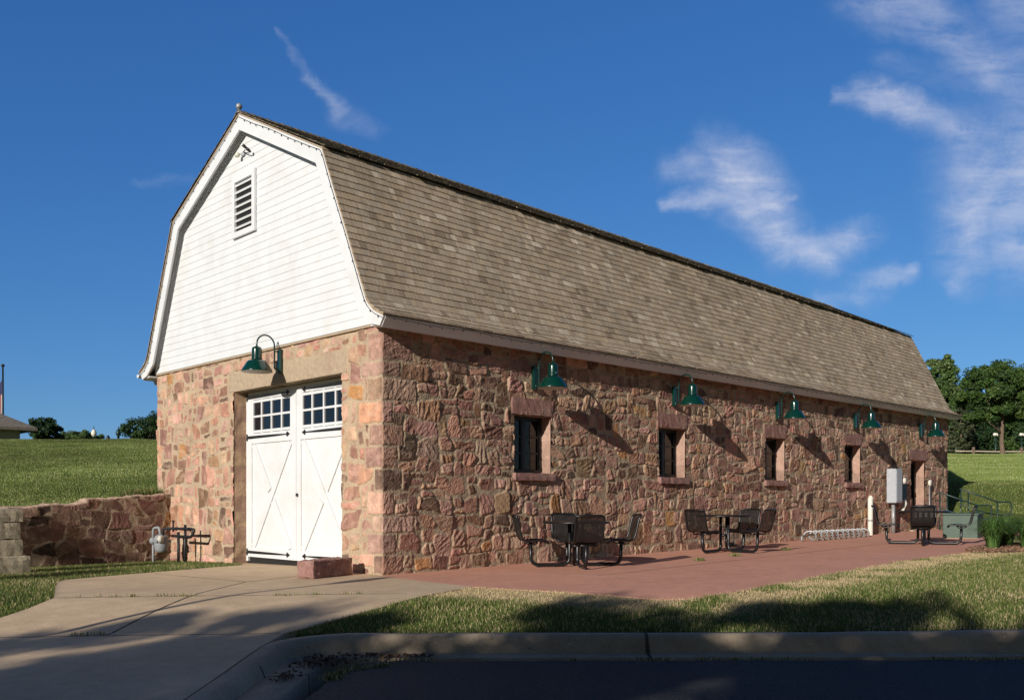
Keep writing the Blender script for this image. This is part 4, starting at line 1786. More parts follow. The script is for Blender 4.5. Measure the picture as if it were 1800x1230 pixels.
def make_table(angles):
    root = thing('table_set', (0, 0, 0), '', 'table set')
    mb = MB()
    mb.lathe([(0, .712), (.50, .712), (.528, .708), (.535, .698), (.530, .682), (.515, .678), (.505, .690), (0, .692)], 40)
    mb.lathe([(.0, .675), (.14, .675), (.14, .692)], 20)
    mb.build('tabletop', M_BLACK, root)
    mb = MB()
    mb.lathe([(.055, .30), (.085, .30), (.085, .345), (.055, .345)], 16)
    mb.build('hub', M_BLACK, root)
    for a in angles:
        A = Matrix.Rotation(rad(a), 4, 'Z')
        seat_root = None
        lg = MB()
        lg.tube(bend([(.105, 0, .69), (.105, 0, .03), (.72, 0, .03), (.735, 0, .385)], .12, 7), .028, 10)
        lg.lathe([(.03, 0), (.03, .012), (.0, .012)], 10, o=(.35, 0, .0))
        lg.lathe([(.03, 0), (.03, .012), (.0, .012)], 10, o=(.62, 0, .0))
        o = lg.build('leg', M_BLACK, root)
        o.rotation_euler = (0, 0, rad(a))
        prof = [(.475, .375), (.487, .392), (.51, .408), (.55, .418), (.62, .420), (.70, .414), (.78, .408), (.835, .412), (.875, .432),
                (.90, .465), (.918, .52), (.936, .60), (.955, .68), (.975, .76), (.99, .80), (1.008, .818), (1.022, .812)]
        s = curve_sheet('seat', prof, .43, root, M_PERF)
        s.rotation_euler = (0, 0, rad(a))
        fr = MB()
        # rim: rounded rectangle running up one side, across the top and down the other
        side = [Vector((r, 0, z)) for r, z in prof]
        w = .215
        loop = [p + Vector((0, w, 0)) for p in side[1:-1]]
        loop = loop + [p + Vector((0, -w, 0)) for p in side[1:-1]][::-1]
        loop = [Vector((side[0].x, 0, side[0].z)), Vector((side[0].x, w - .04, side[0].z))] + loop[:14] + [Vector((1.02, w - .05, .815)), Vector((1.02, -(w - .05), .815))] + loop[-14:] + [Vector((side[0].x, -(w - .04), side[0].z)), Vector((side[0].x, 0, side[0].z))]
        fr.tube(loop, .0175, 8, cap=False)
        # bracket under the seat: flattened hoop on the leg
        hoop = []
        for k in range(17):
            t = 2 * math.pi * k / 16
            hoop.append(Vector((.735 + .085 * math.cos(t), .0, .378 + .026 * math.sin(t))))
        for yy in (-.15, .15):
            fr.tube([h + Vector((0, yy, 0)) for h in hoop], .0105, 6, cap=False)
        fr.tube([(.735, -.15, .36), (.735, .15, .36)], .016, 8)
        f = fr.build('seat_frame', M_BLACK, s)
    return root


def put_table(angles, loc, rz, lab):
    o = make_table(angles)
    o.location = loc
    o.rotation_euler = (0, 0, rad(rz))
    tag(o, lab, 'table set', 'black metal tables with attached seats on the patio')
    return o


ta = put_table([-78, 12, 102, 192], (2.98, -1.10, 0.035), CAM_AZ - 94, 'nearest black metal table set with four attached mesh seats, under the first lamp')
tb = put_table([237, 57, -33], (7.38, -.975, 0.088), CAM_AZ - 102, 'middle black metal table set, with only three seats, near the spiral bike rack')
tcx, tcy = W(8.78, 19.7)
tc_ = put_table([-91, 0, 88, 180], (tcx, tcy, 0.146), CAM_AZ - 114, 'farthest black metal table set with four seats, beside the green utility cabinet')

# ------------------------------------------------------------------ things along the long wall
t = thing('bike_rack', (11.75, -.42, .142), 'low grey spiral bike rack lying along the stone wall', 'bike rack', rad(0))
mb = MB()
pts = []
turns, Lr, rr = 11, 3.0, .105
for k in range(turns * 18 + 1):
    a = 2 * math.pi * k / 18
    pts.append((Lr * k / (turns * 18), rr * math.cos(a) * 1.15, rr + .02 + rr * math.sin(a)))
mb.tube(pts, .022, 8)
mb.build('coil', M_GALV, t)
mb = MB()
mb.tube(bend([(0, rr * 1.15, rr + .02), (-.12, rr * 1.0, rr), (-.12, rr * .9, .0)], .05), .022, 8)
mb.tube(bend([(Lr, rr * 1.15, rr + .02), (Lr + .12, rr * 1.0, rr), (Lr + .12, rr * .9, .0)], .05), .022, 8)
mb.build('rack_foot', M_GALV, t)

t = thing('pipe_post', (15.50, -.17, .18), 'white pipe post with band and capped bracket standing against the wall', 'pipe post')
mb = MB()
mb.lathe([(.065, 0), (.065, .94), (.06, .955), (0, .955)], 20)
mb.build('pipe', M_CREAM, t)
mb = MB()
mb.lathe([(.066, .36), (.072, .365), (.072, .40), (.066, .405)], 20)
mb.build('band', M_GALV, t)
mb = MB()
mb.bbox((.07, .02, .88), (.09, .12, .24), .02)
mb.bbox((.07, .02, 1.0), (.05, .07, .06), .012)
mb.build('bracket', M_CREAM, t)

t = thing('electric_service', (16.85, -.06, .195), 'grey electrical box on a steel conduit with round meter beside it', 'electrical box')
mb = MB()
mb.bbox((-.02, -.17, 1.28), (.40, .26, .92), .012)
mb.bbox((-.02, -.305, 1.28), (.34, .012, .84), .004)
mb.build('box', M_GREYMETAL, t)
mb = MB()
mb.tube([(-.02, -.14, 0), (-.02, -.14, .83)], .05, 12)
mb.build('conduit', M_GALV, t)
mb = MB()
mb.bbox((.62, -.07, 1.22), (.50, .14, .62), .015)  # dark box in place of the electrical box's shadow on the wall
mb.build('shadow_box', M_WINFRAME, t)
mb = MB()
mb.lathe([(0, .15), (.075, .14), (.088, .11), (.088, .0)], 20, Matrix.Translation((.38, -.17, 1.42)) @ Matrix.Rotation(rad(90), 4, 'X'))
mb.build('meter', M_CREAM, t)
mb = MB()
mb.tube(bend([(.72, -.10, .92), (.72, -.16, .80), (.56, -.16, .66), (.50, -.16, .60)], .05), .05, 10)
mb.build('elbow', M_CREAM, t)

t = thing('pipe_gauge', (19.56, -.09, .23), 'thin grey pipe with a round white gauge right of the narrow door', 'gauge')
mb = MB()
mb.tube([(0, 0, 0), (0, 0, 1.28)], .018, 8)
mb.tube([(0, 0, .5), (0, .08, .5)], .015, 6)
mb.build('pipe', M_GALV, t)
mb = MB()
mb.lathe([(0, .03), (.085, .028), (.095, .01), (.095, -.03), (0, -.03)], 18, Matrix.Translation((0, -.02, 1.36)) @ Matrix.Rotation(rad(90), 4, 'X'))
mb.build('gauge', M_CREAM, t)

# green cabinet
t = thing('utility_cabinet', (15.07, -2.56, .165), 'dark green utility cabinet standing on the far end of the patio', 'utility cabinet', rad(-77))
mb = MB()
mb.bbox((0, .56, .29), (.76, 1.1, .55), .012)
cab = mb.build('body', M_GREENBOX, t)
mb = MB()
mb.bbox((0, .56, .585), (.80, 1.14, .045), .014)
mb.build('lid', M_GREENBOX, t)
mb = MB()
mb.bbox((-.05, -.062, .36), (.16, .02, .05), .006)
mb.build('hasp', M_GREENBOX, t)
mb = MB()
mb.box((0, .56, .0), (.80, 1.14, .04))
mb.build('plinth', M_CONC, t)


# stair railings beyond the barn end
def rail(lat0, d0, z0, n, lab):
    x0, y0 = W(lat0, d0)
    t = thing('stair_railing', (x0, y0, z0), lab, 'railing', rad(CAM_AZ - 90), 'railings at the far steps')
    mb = MB()
    mb.tube(bend([(-.25, 0, 1.19), (.86, 0, .80), (1.27, 0, .80), (1.27, 0, .42), (1.02, 0, .42)], .06), .021, 8)
    mb.build('top_rail', M_RAIL, t)
    mb = MB()
    mb.tube([(-.2, 0, .72), (.55, 0, .47), (1.0, 0, .40)], .017, 8)
    mb.build('lower_rail', M_RAIL, t)
    for x, h in ((0.0, 1.10), (.86, .80), (-.22, 1.16)):
        mb = MB()
        mb.tube([(x, 0, -.3), (x, 0, h)], .02, 8)
        mb.build('post', M_RAIL, t)
    return t


rail(13.45, 27.2, .24, 2, 'dark green stair railing beyond the cabinet, the farther and higher one of the pair')
rail(12.55, 26.6, .14, 2, 'dark green stair railing beyond the cabinet, the nearer and lower one of the pair')

# ------------------------------------------------------------------ stone block by the double door
blk = rough_block('stone_block', (.88, .30, .25), M_REDSTONE, None, 0.014, 26, 5)
ca, sa = math.cos(rad(17)), math.sin(rad(17))
blk.location = (-1.10 + .44 * ca - .15 * sa, .08 + .44 * sa + .15 * ca, -.005)
blk.rotation_euler = (0, 0, rad(17))
tag(blk, 'rough pink stone block lying on the concrete in front of the double door', 'stone block')


# ------------------------------------------------------------------ left: retaining wall, pillar, gas meter
def build_retaining():
    t = thing('retaining_wall', (0, 7.06, -.2), 'low red rubble retaining wall holding the grass bank beside the barn', 'retaining wall')
    us = np.arange(0, 9.0, .018)
    vs = np.arange(0, 1.5, .018)
    U, Vv, H, C = stone_field(us, vs, 77, (.38, .62), (.30, .75), (.25, .55), (-.004, .010), (.015, .05), (.006, .016), .030, (.30, .22, .15), dark=.52, warp=.12)  # face colour darkened to stand for the tree shade on it
    top = lambda u: np.where(u < 1.62, 1.39 - .07 * u, 1.215 - .06 * (u - 1.62)) + .018 * fbm(u * 3.0, u * 0 + .3, 4, 3)
    tz = top(us)
    Z = np.minimum(Vv, tz[:, None])
    cap = Vv > tz[:, None]
    y = np.where(cap, np.clip((Vv - tz[:, None]) * 1.6, 0, .42) + .0, -H)
    Zc = np.where(cap, Z + .02 * fbm(U * 6, y * 9, 8, 3) + .02, Z)
    C = np.where(cap[..., None], np.array((.46, .33, .24)) * (1 + .25 * fbm(U * 7, Vv * 7, 12, 3))[..., None], C)  # cap painted paler than the face, for the sun on top
    V = np.stack([-U, y, Zc], -1).reshape(-1, 3)
    nx, ny = U.shape
    i, j = np.meshgrid(np.arange(nx - 1), np.arange(ny - 1), indexing='ij')
    a = (i * ny + j).ravel()
    F = np.stack([a, a + 1, a + ny + 1, a + ny], -1)
    link('wall_face', np_mesh('wall_face', V, F, M_STONE, np.clip(C.reshape(-1, 3), .01, .9)), t)


build_retaining()
px_, py_ = -3.92, 4.97
t = thing('stone_pillar', (px_, py_, -.12), 'pillar of stacked pale limestone blocks at the left end of the retaining wall', 'stone pillar', rad(4))
for i, (w, dpt, h, dx, z) in enumerate(((1.12, .72, .40, .05, -.06), (1.02, .62, .25, 0, .345), (.98, .62, .26, -.01, .60), (1.0, .64, .20, .01, .865))):
    o = rough_block('limestone_block', (w, dpt, h), M_LIMESTONE, t, .009, 16, 80 + i)
    o.location = (dx, .0, z)

t = thing('gas_meter', (-.42, 6.22, -.11), 'grey gas meter with black pipe loop in the corner by the retaining wall', 'gas meter')
mb = MB()
Mx = Matrix.Translation((-.12, .02, .38))
mb.lathe([(0, .17), (.07, .165), (.115, .14), (.13, .10), (.135, -.02), (.12, -.12), (.09, -.17), (0, -.18)], 20, Mx)
mb.bbox((-.12, .02, .42), (.30, .20, .05), .012)
body = mb.build('meter_body', M_METER, t)
mb = MB()
mb.lathe([(0, .06), (.07, .055), (.075, 0)], 18, Matrix.Translation((-.20, -.09, .46)) @ Matrix.Rotation(rad(90), 4, 'X') @ Matrix.Rotation(rad(40), 4, 'Y'))
mb.build('dial', M_CREAM, body)
mb = MB()
mb.lathe([(.0, .07), (.05, .06), (.07, .02), (.07, -.02), (.05, -.06), (0, -.07)], 14, Matrix.Translation((-.16, .30, .42)))
mb.tube(bend([(-.16, .30, .42), (-.16, .30, .66), (-.12, .12, .68), (-.12, .07, .52)], .06), .026, 8)
mb.tube([(-.16, .30, .4), (-.16, .30, -.15)], .024, 8)
mb.build('regulator', M_METER, t)
mb = MB()
mb.tube(bend([(-.12, -.05, .52), (-.12, -.06, .66), (0, -.30, .66), (.05, -1.0, .66), (.02, -.94, .52), (.02, -.30, .52), (.02, -.12, .52)], .05), .026, 8)
mb.tube([(.02, -.40, -.12), (.02, -.40, .60)], .028, 8)
mb.tube([(.06, -.60, -.12), (.06, -.60, .74)], .026, 8)
mb.tube([(.0, -.22, .60), (.0, -.22, .80)], .018, 8)
mb.bbox((0, -.22, .80), (.05, .03, .03), .006)
for yy in (-.3, -.6, -.82):
    mb.lathe([(.034, -.03), (.036, 0), (.034, .03)], 8, Matrix.Translation((.03, yy, .66)) @ Matrix.Rotation(rad(90), 4, 'X'))
mb.build('pipes', M_IRON, t)


# ------------------------------------------------------------------ security light and string lights on the barn
t = thing('security_light', (XS - .015, BW / 2 + .10, 7.12), 'small two-headed security light high in the gable peak', 'security light')
mb = MB()
mb.bbox((-.02, 0, 0), (.04, .08, .07), .008)
mb.build('base', M_GREYMETAL, t)
mb = MB()
mb.lathe([(0, .07), (.035, .065), (.042, .04), (.035, 0), (0, 0)], 14, Matrix.Translation((-.09, .10, -.02)) @ Matrix.Rotation(rad(90), 4, 'X'))
mb.tube([(-.03, .02, 0), (-.10, .10, -.01)], .012, 6)
mb.build('sensor', M_CREAM, t)
for k, (yy, zz) in enumerate(((-.20, .05), (-.34, -.05))):
    mb = MB()
    mb.tube([(-.03, -.03, .02), (-.06, yy + .05, zz - .03)], .008, 6)
    mb.lathe([(0, .045), (.018, .04), (.026, 0), (.028, -.045), (0, -.045)], 12, Matrix.Translation((-.09, yy, zz)) @ Matrix.Rotation(rad(120), 4, 'Y'))
    mb.build('lamp_head', M_IRON, t)


def string_lights(name, pts, lab, nb, sag=.02):
    root = thing(name, pts[0], lab, 'string lights', 0, 'strings of small bulbs along the roof edges')
    o0 = Vector(pts[0])
    P = [Vector(p) - o0 for p in pts]
    cum = [0]
    for a, b in zip(P[:-1], P[1:]):
        cum.append(cum[-1] + (b - a).length)
    N = int(cum[-1] / .11)
    arr = np.array(P)
    ss = np.linspace(0, cum[-1], N)
    line = []
    for i, s in enumerate(ss):
        p = [np.interp(s, cum, arr[:, k]) for k in range(3)]
        p[2] += -sag * abs(math.sin(s * 1.9)) + .008 * float(perlin(s * 2.3, .5, 3))
        line.append(Vector(p))
    mb = MB()
    mb.tube(line, .0042, 5)
    mb.build('cord', M_RUBBER, root)
    bm = MB()
    bm.lathe([(0, .0), (.006, -.003), (.006, -.012), (.009, -.017), (.008, -.029), (0, -.034)], 7)
    b0 = None
    for i in range(nb):
        p = line[int((i + .5) * (N - 1) / nb)]
        if b0 is None:
            b0 = bm.build('bulb', M_RUBBER, root)
            b = b0
        else:
            b = b0.copy()
            COL.objects.link(b)
            b.parent = root
        b.location = p
        b.rotation_euler = (random.uniform(-.5, .5), random.uniform(-.5, .5), 0)


tp = offset_poly(prof_full, 0.06)
n = len(tp)
string_lights('string_lights', [(XB - .012, y, z) for y, z in tp[:n // 2 + 1]], 'string of small dark bulbs along the right edge of the white gable', 26)
string_lights('string_lights', [(XB - .012, y, z) for y, z in tp[n // 2:]], 'string of small dark bulbs along the left edge of the white gable', 26)
string_lights('string_lights', [(XB + .05, -.352, 3.665), (BL + .15, -.352, 3.615)], 'string of small dark bulbs along the eave over the windows', 90, .025)
#TREES

# ------------------------------------------------------------------ trees
def leaf_cloud(centers, radii, per, size, r, cols, flat=0.75, up=0.35):
    """leaf-sized faces spread round clump centres"""
    n = len(centers) * per
    idx = np.repeat(np.arange(len(centers)), per)
    d = r.normal(size=(n, 3))
    d /= np.linalg.norm(d, axis=1)[:, None]
    rr = r.random(n) ** 0.45
    p = centers[idx] + d * (rr * radii[idx])[:, None] * np.array([1, 1, flat])
    nrm = d * 0.7 + r.normal(size=(n, 3)) * 0.6 + np.array([0, 0, up])
    nrm /= np.linalg.norm(nrm, axis=1)[:, None]
    t = np.cross(nrm, r.normal(size=(n, 3)))
    t /= np.linalg.norm(t, axis=1)[:, None] + 1e-9
    b = np.cross(nrm, t)
    s = size * r.uniform(.6, 1.35, n)[:, None]
    V = np.stack([p - t * s, p - b * s * .55 + nrm * s * .1, p + t * s, p + b * s * .55 + nrm * s * .1], 1)
    cc = cols[r.integers(len(cols), size=len(centers))][idx] * r.uniform(.85, 1.6, (n, 1))
    F = np.arange(n * 4).reshape(n, 4)
    return V.reshape(-1, 3), F, np.repeat(cc, 4, 0)


LEAFC = np.array([(.045, .085, .018), (.06, .105, .022), (.035, .07, .018), (.075, .12, .028), (.05, .09, .025)])
LEAFD = np.array([(.022, .05, .016), (.03, .062, .018), (.018, .04, .014), (.036, .07, .02)])
LEAFL = np.array([(.09, .14, .04), (.075, .125, .035), (.11, .155, .05), (.06, .105, .03)])


def tree(label, x, y, z, height, crown, trunk_r, seed, nclump=60, per=220, leaf=.12, cols=LEAFC, cr=0.22, trunk_h=None, group=None, lean=0.0, name='tree', shell=0.35):
    """crown: list of (dx, dy, zc, rx, rz) lobes"""
    r = np.random.default_rng(seed)
    t = thing(name, (x, y, z), label, 'tree', 0, group)
    C, Rr = [], []
    vol = np.array([l[3] ** 2 * l[4] for l in crown])
    pr = vol / vol.sum()
    for i in range(nclump):
        l = crown[r.choice(len(crown), p=pr)]
        d = r.normal(size=3)
        d /= np.linalg.norm(d)
        q = r.uniform(shell, 1.0) ** .6
        C.append((l[0] + d[0] * l[3] * q, l[1] + d[1] * l[3] * q, l[2] + d[2] * l[4] * q))
        Rr.append(l[3] * cr * r.uniform(.7, 1.5))
    C = np.array(C)
    Rr = np.array(Rr)
    V, F, cc = leaf_cloud(C, Rr, per, leaf, r, cols)
    link('crown', np_mesh('crown', V, F, M_LEAF, np.clip(cc, .005, .4)), t)
    mb = MB()
    zc = float(np.mean([l[2] for l in crown]))
    th = trunk_h or zc
    pts = [Vector((lean * k / 6 + .04 * r.normal() * (k > 0) * trunk_r * 4, .04 * r.normal() * trunk_r * 4, -.3 + (th + .3) * k / 6)) for k in range(7)]
    mb.tube(pts, [trunk_r * (1.25 if k == 0 else 1.0 - .08 * k) for k in range(7)], 10)
    for i in range(min(16, nclump)):
        c = Vector(C[i * nclump // min(16, nclump)])
        a = pts[3 + i % 4]
        m = (a + c) / 2 + Vector((0, 0, .12 * (c - a).length))
        mb.tube([a, m, c], [trunk_r * .42, trunk_r * .25, trunk_r * .08], 6)
    mb.build('trunk', M_BARK, t)
    return t


def spruce(label, x, y, z, h, rad_, seed, cols):
    r = np.random.default_rng(seed)
    t = thing('spruce', (x, y, z), label, 'tree')
    C, Rr = [], []
    n = 26
    for k in range(n):
        f = k / n
        rr = rad_ * (1 - f) ** .85
        m = max(3, int(13 * (1 - f)))
        for j in range(m):
            a = 2 * math.pi * (j + r.uniform(-.3, .3)) / m + k
            q = r.uniform(.55, 1.0)
            C.append((rr * q * math.cos(a), rr * q * math.sin(a), h * (.03 + .97 * f) - .12 * rr * q))
            Rr.append(.10 * rad_ + .13 * rr)
    V, F, cc = leaf_cloud(np.array(C), np.array(Rr), 60, .11, r, cols, flat=.35, up=.2)
    link('crown', np_mesh('crown', V, F, M_LEAF, cc), t)
    mb = MB()
    mb.tube([(0, 0, -.3), (0, 0, h * .6), (0, 0, h * .97)], [.16, .09, .02], 8)
    mb.build('trunk', M_BARK, t)
    return t


def gz(x, y):
    return float(ground_z(x, y))


def at_w(lat, d):
    x, y = W(lat, d)
    return x, y, gz(x, y)


def L_at(px, d):
    return (px - 900) / 1622 * d


# right of the barn, beyond the lawn
G = 'trees beyond the lawn on the right'
x, y, z = at_w(L_at(1761, 61), 61)
tree('big spreading tree with a pale trunk on the lawn, right of the barn', x, y, z, 6.6,
     [(0, 0, 4.3, 2.5, 1.9), (-1.2, .6, 3.5, 1.9, 1.3), (1.6, -1.0, 3.7, 2.0, 1.5), (.3, .2, 5.3, 1.5, 1.1), (-2.1, 1.8, 3.1, 1.4, 1.1), (2.6, -2.4, 3.2, 1.6, 1.2)],
     .17, 11, 180, 330, .088, LEAFC, .19, 3.3, G)
x, y, z = at_w(L_at(1655, 84), 84)
tree('light green poplar showing just above the barn roof end', x, y, z, 12,
     [(0, 0, 6.4, 2.0, 2.4), (.2, 0, 8.8, 1.5, 2.0), (-.6, 0, 4.0, 2.2, 2.0)], .22, 12, 170, 200, .13, LEAFL, .26, 5.5, G)
x, y, z = at_w(L_at(1690, 70), 70)
spruce('olive green spruce standing close beside the barn end', x, y, z, 4.7, 1.55, 13, np.array([(.055, .068, .03), (.065, .075, .032), (.045, .06, .03)]))
for (p, d, hh, rr, sd, cols, lab) in (
        (1722, 92, 8.2, 3.0, 14, LEAFD, 'dark green rounded tree behind the spruce'),
        (1745, 100, 6.8, 3.0, 15, LEAFD, 'low dark tree in the hedge of trees, behind the pale trunk'),
        (1795, 96, 8.4, 3.4, 16, LEAFC, 'mid green tree rising behind the right side of the big tree'),
        (1835, 88, 10.5, 3.6, 17, LEAFC, 'tall dense tree cut off by the right edge of the view'),
        (1680, 98, 6.6, 2.6, 18, LEAFC, 'bushy tree filling the gap between poplar and spruce'),
        (1870, 80, 8.0, 3.2, 19, LEAFD, 'dark tree farthest to the right, mostly outside the view'),
        (1770, 104, 5.2, 3.2, 20, LEAFD, 'low dark bush behind the big tree, under its crown')):
    x, y, z = at_w(L_at(p, d), d)
    tree(lab, x, y, z, hh, [(0, 0, hh * .55, rr, hh * .40), (.4, .3, hh * .75, rr * .7, hh * .22), (-.5, .2, hh * .28, rr * 1.05, hh * .26)], .2, sd, 110, 230, .115, cols, .27, hh * .4, G)
# left, beyond the crest of the bank
G = 'trees beyond the grass bank on the left'
for (p, d, sd, cols, lobes, lab) in (
        (76, 62, 31, LEAFD, [(0, 0, .62, .95, .80), (.55, 0, .35, .85, .55), (-.35, 0, .95, .55, .42)], 'dark tree beside the shingled building on the left crest'),
        (140, 80, 32, LEAFL, [(0, 0, .15, 1.1, .55), (1.3, 0, .05, .9, .5), (-1.1, 0, .05, .8, .5)], 'low light green bush on the crest, left of the globe lamp'),
        (252, 72, 33, LEAFD * 1.15, [(0, 0, .75, 1.6, 1.05), (-1.1, 0, .35, 1.0, .7), (1.5, 0, 1.2, 1.5, 1.1)], 'rounded dark tree on the crest, half hidden by the barn wall')):
    x, y, z = at_w(L_at(p, d), d)
    dz = 1.07 + (880 - 772) / 1622 * d - z
    tree(lab, x, y, z, 3, [(a, b_, c + dz, e, f_) for a, b_, c, e, f_ in lobes], .1, sd, 80, 190, .07, cols, .24, dz + .5, G)

# trees behind and beside the viewpoint: out of the picture, they throw the long evening shadows over road, lawn and drive
G = 'trees along the road behind the viewpoint'
SH_T = [(-18.6, -9.4, 7.9, 1.8, 41, 50), (-16.2, -8.9, 8.1, 1.8, 42, 50), (-13.5, -8.6, 7.75, 1.9, 43, 60), (-11.0, -8.8, 8.3, 2.2, 44, 85),
        (-8.4, -8.4, 7.9, 2.1, 45, 70), (-6.0, -8.6, 8.45, 2.2, 46, 85), (-3.4, -8.5, 8.0, 2.1, 47, 75), (-0.9, -8.3, 8.2, 2.2, 48, 90), (1.6, -8.5, 8.5, 2.3, 49, 100),
        (-20.6, -9.6, 11.6, 1.3, 50, 22), (-18.3, -9.8, 11.05, 1.1, 53, 14), (-23.2, -9.4, 10.2, 1.7, 54, 28), (-17.6, 4.2, 6.2, 2.1, 51, 70)]
NUM = ['one', 'two', 'three', 'four', 'five', 'six', 'seven', 'eight', 'nine', 'ten', 'eleven', 'twelve', 'thirteen', 'fourteen']
for i, (lat, d, h, rr, sd, ncl) in enumerate(SH_T):
    x, y = W(lat, d)
    tree('leafy roadside tree standing out of the picture, number %s along the road' % NUM[i], x, y, -.40 if d < 0 else -.1, h,
         [(0, 0, h * .62, rr, h * .34), (.5, .3, h * .80, rr * (.9 if ncl > 50 else .6), h * .19), (-.6, .3, h * .42, rr * 1.0, h * .24)], .16, sd, ncl, 130, .13, LEAFC, .26, h * .5, G)



# ------------------------------------------------------------------ grass
def blades(P, h, w, cols, r, lean=.45):
    n = len(P)
    a = r.uniform(0, 2 * np.pi, n)
    b = r.uniform(0, 2 * np.pi, n)
    lx, ly = np.cos(b) * h * lean * r.random(n), np.sin(b) * h * lean * r.random(n)
    dx, dy = np.cos(a) * w / 2, np.sin(a) * w / 2
    z = np.zeros(n)
    V = np.stack([P + np.stack([-dx, -dy, z], -1), P + np.stack([dx, dy, z], -1),
                  P + np.stack([lx * .5 + dx * .7, ly * .5 + dy * .7, h * .6], -1), P + np.stack([lx, ly, h], -1)], 1)
    F = np.arange(n * 4).reshape(n, 4)
    return V.reshape(-1, 3), F, np.repeat(cols, 4, 0)


GREEN = np.array([(.135, .18, .04), (.165, .21, .05), (.11, .15, .034), (.20, .23, .068), (.15, .19, .046)])
DRY = np.array([(.64, .49, .29), (.70, .54, .33), (.56, .43, .24), (.46, .37, .18)])


def turf(x, y, r, dry, deep=1.0):
    n = len(x)
    c = GREEN[r.integers(len(GREEN), size=n)] * r.uniform(.75, 1.25, (n, 1)) * deep
    d = DRY[r.integers(len(DRY), size=n)] * r.uniform(.8, 1.15, (n, 1))
    m = (r.random(n) < dry)[:, None]
    return np.where(m, d, c)


def build_grass():
    r = np.random.default_rng(99)
    Vs, Fs, Cs = [], [], []
    off = 0

    def put(x, y, z, h, w, c, lean=.45):
        nonlocal off
        V, F, C = blades(np.stack([x, y, z], -1), h, w, c, r, lean)
        Vs.append(V)
        Fs.append(F + off)
        Cs.append(C)
        off += len(V)
    # front lawn between kerb and patio
    n = 470000
    d = r.uniform(8.72, 20.5, n)
    lat = r.uniform(-2.4, 13.5, n)
    x, y = W(lat, d)
    kd = 8.75 + 0.012 * (lat - 3) + .02
    jx, jy = r.normal(0, .022, n), r.normal(0, .022, n)
    ok = (d > kd - .01) & ~inpoly(x + jx, y + jy, PATIO) & ~inpoly(x + jx, y + jy, DRIVE) & (lat < .66 * d + 1.5)
    ok &= r.random(n) < np.clip(12.0 / d, .45, 1) ** 1.5
    x, y, d, lat = x[ok], y[ok], d[ok], lat[ok]
    patch = fbm(x * .55, y * .55, 31, 4)
    band = dry_band(x, y)
    dry = np.clip(.20 + .35 * sstep(.0, .6, patch) + .95 * band, 0, .985)
    c = turf(x, y, r, dry)
    z = ground_z(x, y) - .012
    h = r.uniform(.022, .048, len(x)) * (1 + .35 * fbm(x * 1.5, y * 1.5, 35, 2)) * (1 - .35 * band)
    put(x, y, z, h, np.full(len(x), .0065), c, .7)
    # left strip between drive and retaining wall
    n = 150000
    x = r.uniform(-9.5, -.02, n)
    y = r.uniform(-1.2, 7.1, n)
    ok = ~inpoly(x, y, DRIVE) & ~inpoly(x, y, PATIO) & (y < 7.05)
    lat, d = latd(x, y)
    ok &= (lat > -.72 * d) & ((x < -.05) | (y > 9))
    ok &= ~((np.abs(x + 3.92) < .55) & (np.abs(y - 4.97) < .36))
    x, y = x[ok], y[ok]
    patch = fbm(x * .7, y * .7, 41, 3)
    c = turf(x, y, r, np.clip(.10 + .2 * sstep(.1, .7, patch), 0, .9), .85)
    put(x, y, ground_z(x, y) - .012, r.uniform(.025, .06, len(x)), np.full(len(x), .008), c, .65)
    # bank behind the retaining wall and the lawns on both sides, out to the crest
    for (l0, l1, d0, d1, n, s, dr) in ((-.70, -.33, 15.5, 47, 430000, 1.0, .12), (.40, .66, 24, 64, 360000, 1.1, .22)):
        d = np.sqrt(r.uniform(d0 ** 2, d1 ** 2, n))
        q = r.uniform(l0, l1, n)
        x, y = W(q * d, d)
        if l0 < 0:
            ok = (y > 7.32) & ((x < -.02) | (y > BW + .05))
        else:
            ok = ~inpoly(x, y, PATIO) & ((x > BL + .05) | (y < -.1)) & (d > 25.5)
        x, y, d, q = x[ok], y[ok], d[ok], q[ok]
        patch = fbm(x * .16, y * .16, 51, 4)
        streak = fbm((x * RX + y * RY) * .05, (x * FX + y * FY) * .55, 57, 3)
        dry = np.clip(dr + .3 * sstep(.1, .7, patch) + .22 * sstep(.0, .5, streak), 0, .85)
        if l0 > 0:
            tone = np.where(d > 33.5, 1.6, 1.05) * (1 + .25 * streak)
        else:
            tone = 1.15 + .4 * patch + .2 * fbm(x * .9, y * .9, 58, 3)
        c = turf(x, y, r, dry * .25) * tone[:, None]
        h = r.uniform(.025, .055, len(x)) * s * (1 + d / 60)
        put(x, y, ground_z(x, y) - .014, h * .8, .005 + .00034 * d, c)
    # tufts along the top of the wall and at the barn corner
    for (xa, xb, ya, yb, n, hh) in ((-9, -.1, 7.28, 7.5, 9000, .13), (-.75, -.03, 7.3, 7.6, 1500, .34)):
        x, y = r.uniform(xa, xb, n), r.uniform(ya, yb, n)
        put(x, y, ground_z(x, y) - .012, r.uniform(.4, 1, n) * hh, np.full(n, .010), turf(x, y, r, np.full(n, .12), .8))
    # weeds in the joints of the paving
    for (xa, ya, xb, yb, n) in ((-4.2, 0.0, -3.45, -.62, 260), (-3.42, -.65, -3.2, -.85, 120), (-2.6, -1.38, -1.7, -2.06, 230), (-4.9, -1.85, -4.55, -2.12, 200), (-.02, 4.4, -1.0, 3.9, 150)):
        t = r.random(n)
        k = fbm(t * 9, t * 0 + xa, 61, 2) > .05
        t = t[k]
        x, y = xa + (xb - xa) * t + r.normal(0, .022, len(t)), ya + (yb - ya) * t + r.normal(0, .022, len(t))
        put(x, y, T0(x, y) + 0.0, r.uniform(.012, .045, len(t)), np.full(len(t), .008), turf(x, y, r, np.full(len(t), .25)))
    # weeds at the gutter edge and patio
    n = 1800
    lat = r.uniform(-1.3, 9, n)
